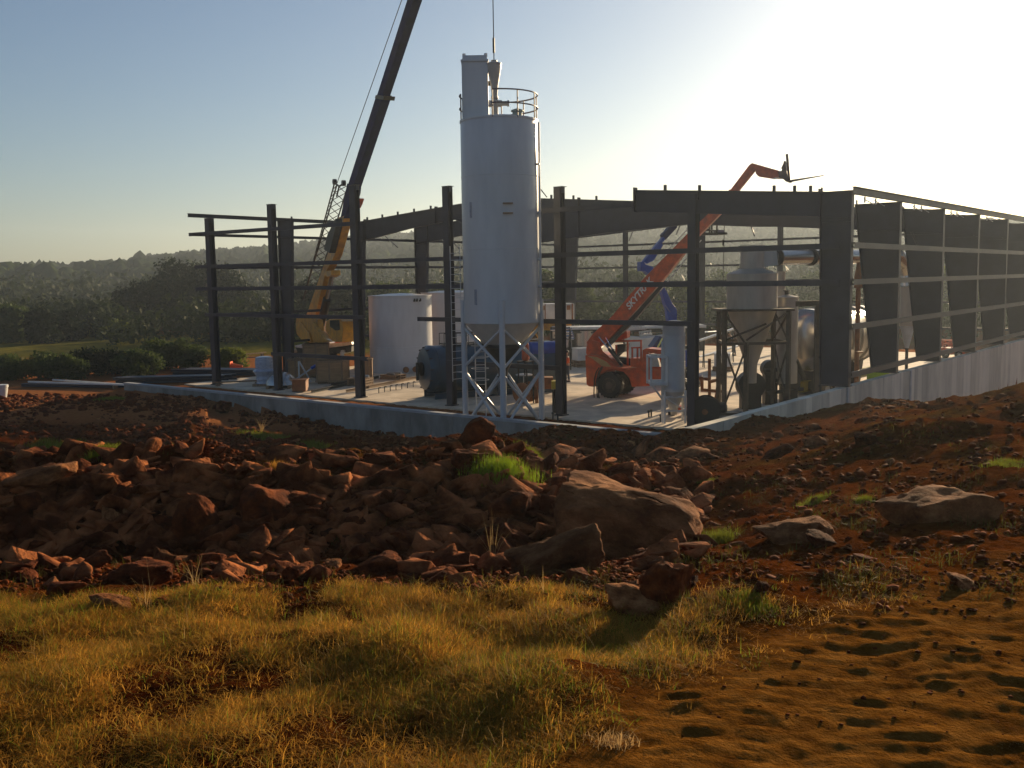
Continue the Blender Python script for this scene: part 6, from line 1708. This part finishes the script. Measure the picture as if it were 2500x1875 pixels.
# loose small rubble, uncountable
def rubble():
    rs = np.random.RandomState(4); iv, jf = ico(0); Vs = []; Fs = []; off = 0
    sh = []
    for k in range(12):
        v = iv*rs.uniform(0.6, 1.15, (12, 1)); v = v*np.array([1, rs.uniform(.6, 1), rs.uniform(.35, .8)]); v = v+rs.randn(12, 3)*.08; sh.append(v)
    n = 0
    while n < 26000:
        x = rs.uniform(-60, 2560); u = rs.rand()
        y = 965+rs.rand()*(1500-965)
        yb = 1060 if x < 1700 else 1060-(x-1700)*.15
        if y < yb-70 and x > 700: continue
        pr = 1.0 if y < 1440 else 0.15
        if x > 1700: pr *= .28
        if rs.rand() > pr: continue
        if noise.noise((x*.008, y*.02, 4)) < rs.uniform(-.5, .35): continue
        p = gpt(x, y)
        if p.z > -0.2 and p.y > WY and p.x < WX: continue
        d = depth(p); 
        if d > 60: continue
        s = rs.gamma(2.0, 1.0)*3.3*d/F*.75; s = min(s, 18*d/F)
        a = rs.uniform(0, 6.28); ca, sa = math.cos(a), math.sin(a)
        v = sh[rs.randint(12)]*s; v = v @ np.array([[ca, -sa, 0], [sa, ca, 0], [0, 0, 1]])
        t = rs.uniform(-.6, .6); ct, st = math.cos(t), math.sin(t); v = v @ np.array([[1,0,0],[0,ct,-st],[0,st,ct]])
        Vs.append(v+np.array([p.x, p.y, p.z+s*.15])); Fs.append(jf+off); off += 12; n += 1
    m = 0
    while m < 220:
        x = rs.uniform(1000, 2560); y = rs.uniform(1480, 1875)
        if x < 1000+(1875-y)*2: continue
        d = 1.62*F/(y-679); p = CAM+HD*d+RT*(d*(x-1250)/2423); s = rs.gamma(2.0, 1.0)*1.7*d/F; s = min(s, 10*d/F)
        Vs.append(sh[rs.randint(12)]*s+np.array([p.x, p.y, gh(p.x, p.y)+s*.1])); Fs.append(jf+off); off += 12; m += 1
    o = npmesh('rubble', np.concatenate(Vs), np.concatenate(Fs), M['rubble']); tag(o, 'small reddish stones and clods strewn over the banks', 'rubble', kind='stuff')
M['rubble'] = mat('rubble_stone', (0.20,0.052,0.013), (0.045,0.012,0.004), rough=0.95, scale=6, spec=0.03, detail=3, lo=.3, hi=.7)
rubble()
def broken():
    rs = np.random.RandomState(14); sh = []
    for k in range(10):
        me = rock_mesh(60+k, 0.20+.08*(k % 5), 1, .05, 12)
        v = np.zeros(len(me.vertices)*3); me.vertices.foreach_get('co', v); f = np.zeros(len(me.polygons)*3, dtype=np.int32); me.loops.foreach_get('vertex_index', f) if len(me.loops) == len(f) else None
        sh.append((v.reshape(-1, 3), f.reshape(-1, 3))); bpy.data.meshes.remove(me)
    Vs = []; Fs = []; off = 0; n = 0
    while n < 2600:
        x = rs.uniform(-60, 1750); y = rs.uniform(1100, 1430)
        if x > 1450 and rs.rand() > .4: continue
        if y < 1165 and rs.rand() > .35: continue
        if y > 1375+40*math.sin(x*.013)+25*math.sin(x*.037)+rs.randn()*14: continue
        p = gpt(x, y); d = depth(p)
        if d > 40: continue
        s = (16+100*rs.rand()**2.6)*d/F; v, f = sh[rs.randint(10)]
        e = Matrix.Rotation(rs.uniform(0, 6.28), 3, 'Z') @ Matrix.Rotation(rs.uniform(-.7, .7), 3, 'X') @ Matrix.Rotation(rs.uniform(-.6, .6), 3, 'Y')
        vv = (v*s) @ np.array(e).T + np.array([p.x, p.y, p.z+s*.08])
        Vs.append(vv); Fs.append(f+off); off += len(v); n += 1
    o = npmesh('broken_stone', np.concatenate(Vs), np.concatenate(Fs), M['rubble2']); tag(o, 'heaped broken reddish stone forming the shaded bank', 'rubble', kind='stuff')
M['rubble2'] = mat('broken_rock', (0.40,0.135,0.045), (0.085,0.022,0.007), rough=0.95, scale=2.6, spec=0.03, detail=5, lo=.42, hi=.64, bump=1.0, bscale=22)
broken()
# ---------------------------------------------------------------- grass
def blades(tufts, rs, L0, L1, nb, spread, width, lean=0.6, segs=2):
    """tufts: (n,3) bases; returns verts and quads"""
    n = len(tufts)*nb
    B = np.repeat(tufts, nb, 0)+np.concatenate([rs.randn(n, 2)*spread, np.zeros((n, 1))], 1)
    Lh = rs.uniform(L0, L1, n)*rs.uniform(.5, 1, n)
    a = rs.uniform(0, 2*np.pi, n); dr = np.stack([np.cos(a), np.sin(a), np.zeros(n)], 1)
    sd_ = np.stack([-np.sin(a), np.cos(a), np.zeros(n)], 1); a2 = rs.uniform(-.8, .8, n)[:, None]; sd_ = sd_+dr*a2
    ln = np.abs(rs.randn(n)*.4+lean)
    w_ = (width*rs.uniform(.6, 1.3, n))[:, None]
    rows = []
    for k in range(segs+1):
        t = k/segs
        c = B+dr*(Lh*ln*t**1.7)[:, None]+np.array([0, 0, 1])*(Lh*(t-.35*ln*t*t))[:, None]
        ww = w_*(1-t*.88)
        rows += [c-sd_*ww, c+sd_*ww]
    V = np.stack(rows, 1).reshape(-1, 3); k = 2*(segs+1)
    base = (np.arange(n)*k)[:, None]
    Q = np.concatenate([base+np.array([2*i, 2*i+1, 2*i+3, 2*i+2]) for i in range(segs)], 0)
    return V, Q
rsg = np.random.RandomState(9)
def grass_field():
    T_ = []; T2 = []
    n = 0
    while n < 30000:
        x = rsg.uniform(-250, 2300); y = 1425+(rsg.rand()**1.0)*560
        d_ = 1.62*F/(y-679)
        p = CAM+HD*d_+RT*(d_*(x-1250)/2423)
        e = zone(p.x, p.y)
        lim = 1470-60*math.exp(-((x-1100)/420)**2)+20*math.sin(x*.011)+18*math.sin(x*.027)
        if x > 1500: lim = 1500
        if y < lim and rsg.rand() > .12: continue
        pr = (1-e)**1.6
        if x > 1450: pr *= .45
        nz = noise.noise((p.x*1.6, p.y*1.6, 2)); nz2 = noise.noise((p.x*.7, p.y*.7, 8))
        pr *= .04+.96*sst(-.2, .28, nz+nz2*.5+.5*noise.noise((p.x*4.5, p.y*4.5, 3)))
        # more tufts per area further away in picture terms is automatic; thin the very near ones
        if rsg.rand() > pr: n += 0.02; continue
        z = gh(p.x, p.y)
        (T2 if rsg.rand() < .07+.38*max(0, nz2) else T_).append((p.x, p.y, z-.01)); n += 1
    T_ = np.array(T_); T2 = np.array(T2)
    V, Q = blades(T_, rsg, .03, .085, 12, .035, .0015, 1.1)
    o = npmesh('dry_grass', V, Q, M['dry']); tag(o, 'golden brown dry grass covering the near ground', 'grass', kind='stuff')
    V, Q = blades(T2, rsg, .03, .10, 8, .025, .0017, .8)
    o = npmesh('green_grass', V, Q, M['green']); tag(o, 'green blades mixed through the dry grass', 'grass', kind='stuff')
    ci = rsg.choice(len(T_), 2600, replace=False)
    V, Q = blades(T_[ci], rsg, .04, .115, 9, .03, .0024, 1.0, segs=3)
    o = npmesh('coarse_grass', V, Q, M['coarse']); tag(o, 'coarser olive and yellow clumps among the dry grass', 'grass', kind='stuff')
    sel = T_[rsg.choice(len(T_), 420, replace=False)][:150]
    V, Q = blades(sel, rsg, .09, .20, 2, .02, .0012, .8, segs=4)
    o = npmesh('straw_stalks', V, Q, M['straw']); tag(o, 'pale straw stalks standing out of the dry grass', 'grass', kind='stuff')
    # short sparse weeds over soil banks
    W1 = []
    while len(W1) < 1100:
        x = rsg.uniform(0, 2500); y = rsg.uniform(1000, 1470)
        if noise.noise((x*.006, y*.017, 14)) < rsg.uniform(-.05, .4): continue
        p = gpt(x, y)
        if p.z > -.2 and p.y > WY: continue
        W1.append((p.x, p.y, p.z-.01))
    W1 = np.array(W1); V, Q = blades(W1, rsg, .03, .12, 8, .06, .003, .7)
    o = npmesh('weeds', V, Q, M['weed']); tag(o, 'sparse low weeds growing over the soil banks', 'weeds', kind='stuff')
M['weed'] = leafmat('weed_blades', (0.13,0.12,0.02), (0.08,0.045,0.012), 2.5, .4)
M['coarse'] = leafmat('coarse_grass', (0.42,0.27,0.035), (0.12,0.085,0.012), 2.6, .45)
grass_field()
TU = [ (1230,1168,150,52,'bright green','largest bright green grass tuft on the crest left of the giant boulder'),
 (468,1200,62,22,'bright green','small bright green tuft above the red pinnacle in the left bank'),
 (655,1068,130,22,'green','long green grass patch in front of the left part of the wall'),
 (770,1090,60,22,'green','green tuft right of the long green patch'),
 (130,1090,110,28,'green','wide green patch near the left edge'),
 (250,1100,110,30,'green','green patch in the hollow left of the middle'),
 (690,1150,50,40,'dry','brown dry tuft on top of the left bank'),
 (775,1158,26,16,'bright green','tiny green tuft between the left and middle banks'),
 (1300,1105,90,14,'green','thin green strip on the far ridge'),
 (1735,1325,90,55,'green','green tuft growing at the right foot of the giant boulder'),
 (1990,1225,60,25,'green','small sunlit tuft above the wide pale slab'),
 (1725,1175,30,14,'green','tiny tuft on the soil right of the giant boulder'),
 (2450,1135,90,22,'green','green tuft at the right edge'),
 (2110,1225,30,30,'green','thin tuft left of the large flat topped boulder'),
 (1830,1480,120,40,'green','low green weeds below the churned soil at the right'),
 (270,975,60,12,'green','faint green patch beyond the rubble at the left'),
 (1500,1820,110,75,'straw','dead pale plant lying on the bare soil at the bottom'),
]
for i, (x, y, wp, hp, kd, lb) in enumerate(TU):
    p = gpt(x, y); d = depth(p); n = int(60+wp*1.2); rs = np.random.RandomState(200+i)
    pts = []
    for _ in range(n):
        q = p+RT*(rs.randn()*wp*.26*d/F)+HD*(rs.randn()*wp*.2*d/F); pts.append((q.x-p.x, q.y-p.y, gh(q.x, q.y)-p.z-.01))
    hh = hp*d/F*.8
    V, Q = blades(np.array(pts)+np.array([0, 0, .09 if i == 0 else 0]), rs, hh*.5, hh*1.15, 9 if kd != 'straw' else 1, .02*d/7, max(.0022, .55*d/F), .5, 2 if kd != 'straw' else 4)
    o = npmesh('grass_tuft', V, Q, {'bright green': M['bright'], 'green': M['green'], 'dry': M['dry'], 'straw': M['straw']}[kd]) if 'bright' in M else None
    if o is None:
        M['bright'] = leafmat('bright_grass', (0.26,0.36,0.02), (0.15,0.22,0.015), 3.0, .5)
        o = npmesh('grass_tuft', V, Q, M['bright'])
    o.location = p; tag(o, lb, 'grass tuft')
# tall seeding stalks
for i, (x, y, h_, lb) in enumerate(((778,1405,75,'tall seed stalk standing before the middle bank'),(1200,1380,120,'spray of thin dry stalks left of the tilted slab boulder'),(360,1480,100,'forked dry stalks in the grass below the broad dark rock'),(480,1440,75,'thin dry stalk right of the small lit rock'),(640,1060,60,'pale dry stalks before the left part of the wall'))):
    p = gpt(x, y); d = depth(p); hh = h_*d/F; t = np.zeros((7 if i else 2, 3)); rs = np.random.RandomState(300+i)
    V, Q = blades(t, rs, hh*.8, hh*1.6, 2, .02, .5*d/F*1.2, .35, 5)
    o = npmesh('dry_stalk', V, Q, M['straw']); o.location = p; tag(o, lb, 'stalk')
# ---------------------------------------------------------------- haze
mt = bpy.data.materials.new('haze_air'); mt.use_nodes = True
n = mt.node_tree; n.nodes.remove(n.nodes['Principled BSDF'])
pv = n.nodes.new('ShaderNodeVolumePrincipled')
pv.inputs['Color'].default_value = (0.74, 0.87, 1.0, 1)
pv.inputs['Density'].default_value = HAZE
pv.inputs['Anisotropy'].default_value = 0.5
n.links.new(pv.outputs[0], n.nodes['Material Output'].inputs['Volume'])
HT = max(62.0, tz+3.0)
mb = MB(); mb.box((CAM.x, CAM.y, (HT-10)/2), (1960, 1960, HT+10))
print('HAZETOP', HT)
hz = mb.build('haze', mt); tag(hz, kind='stuff')
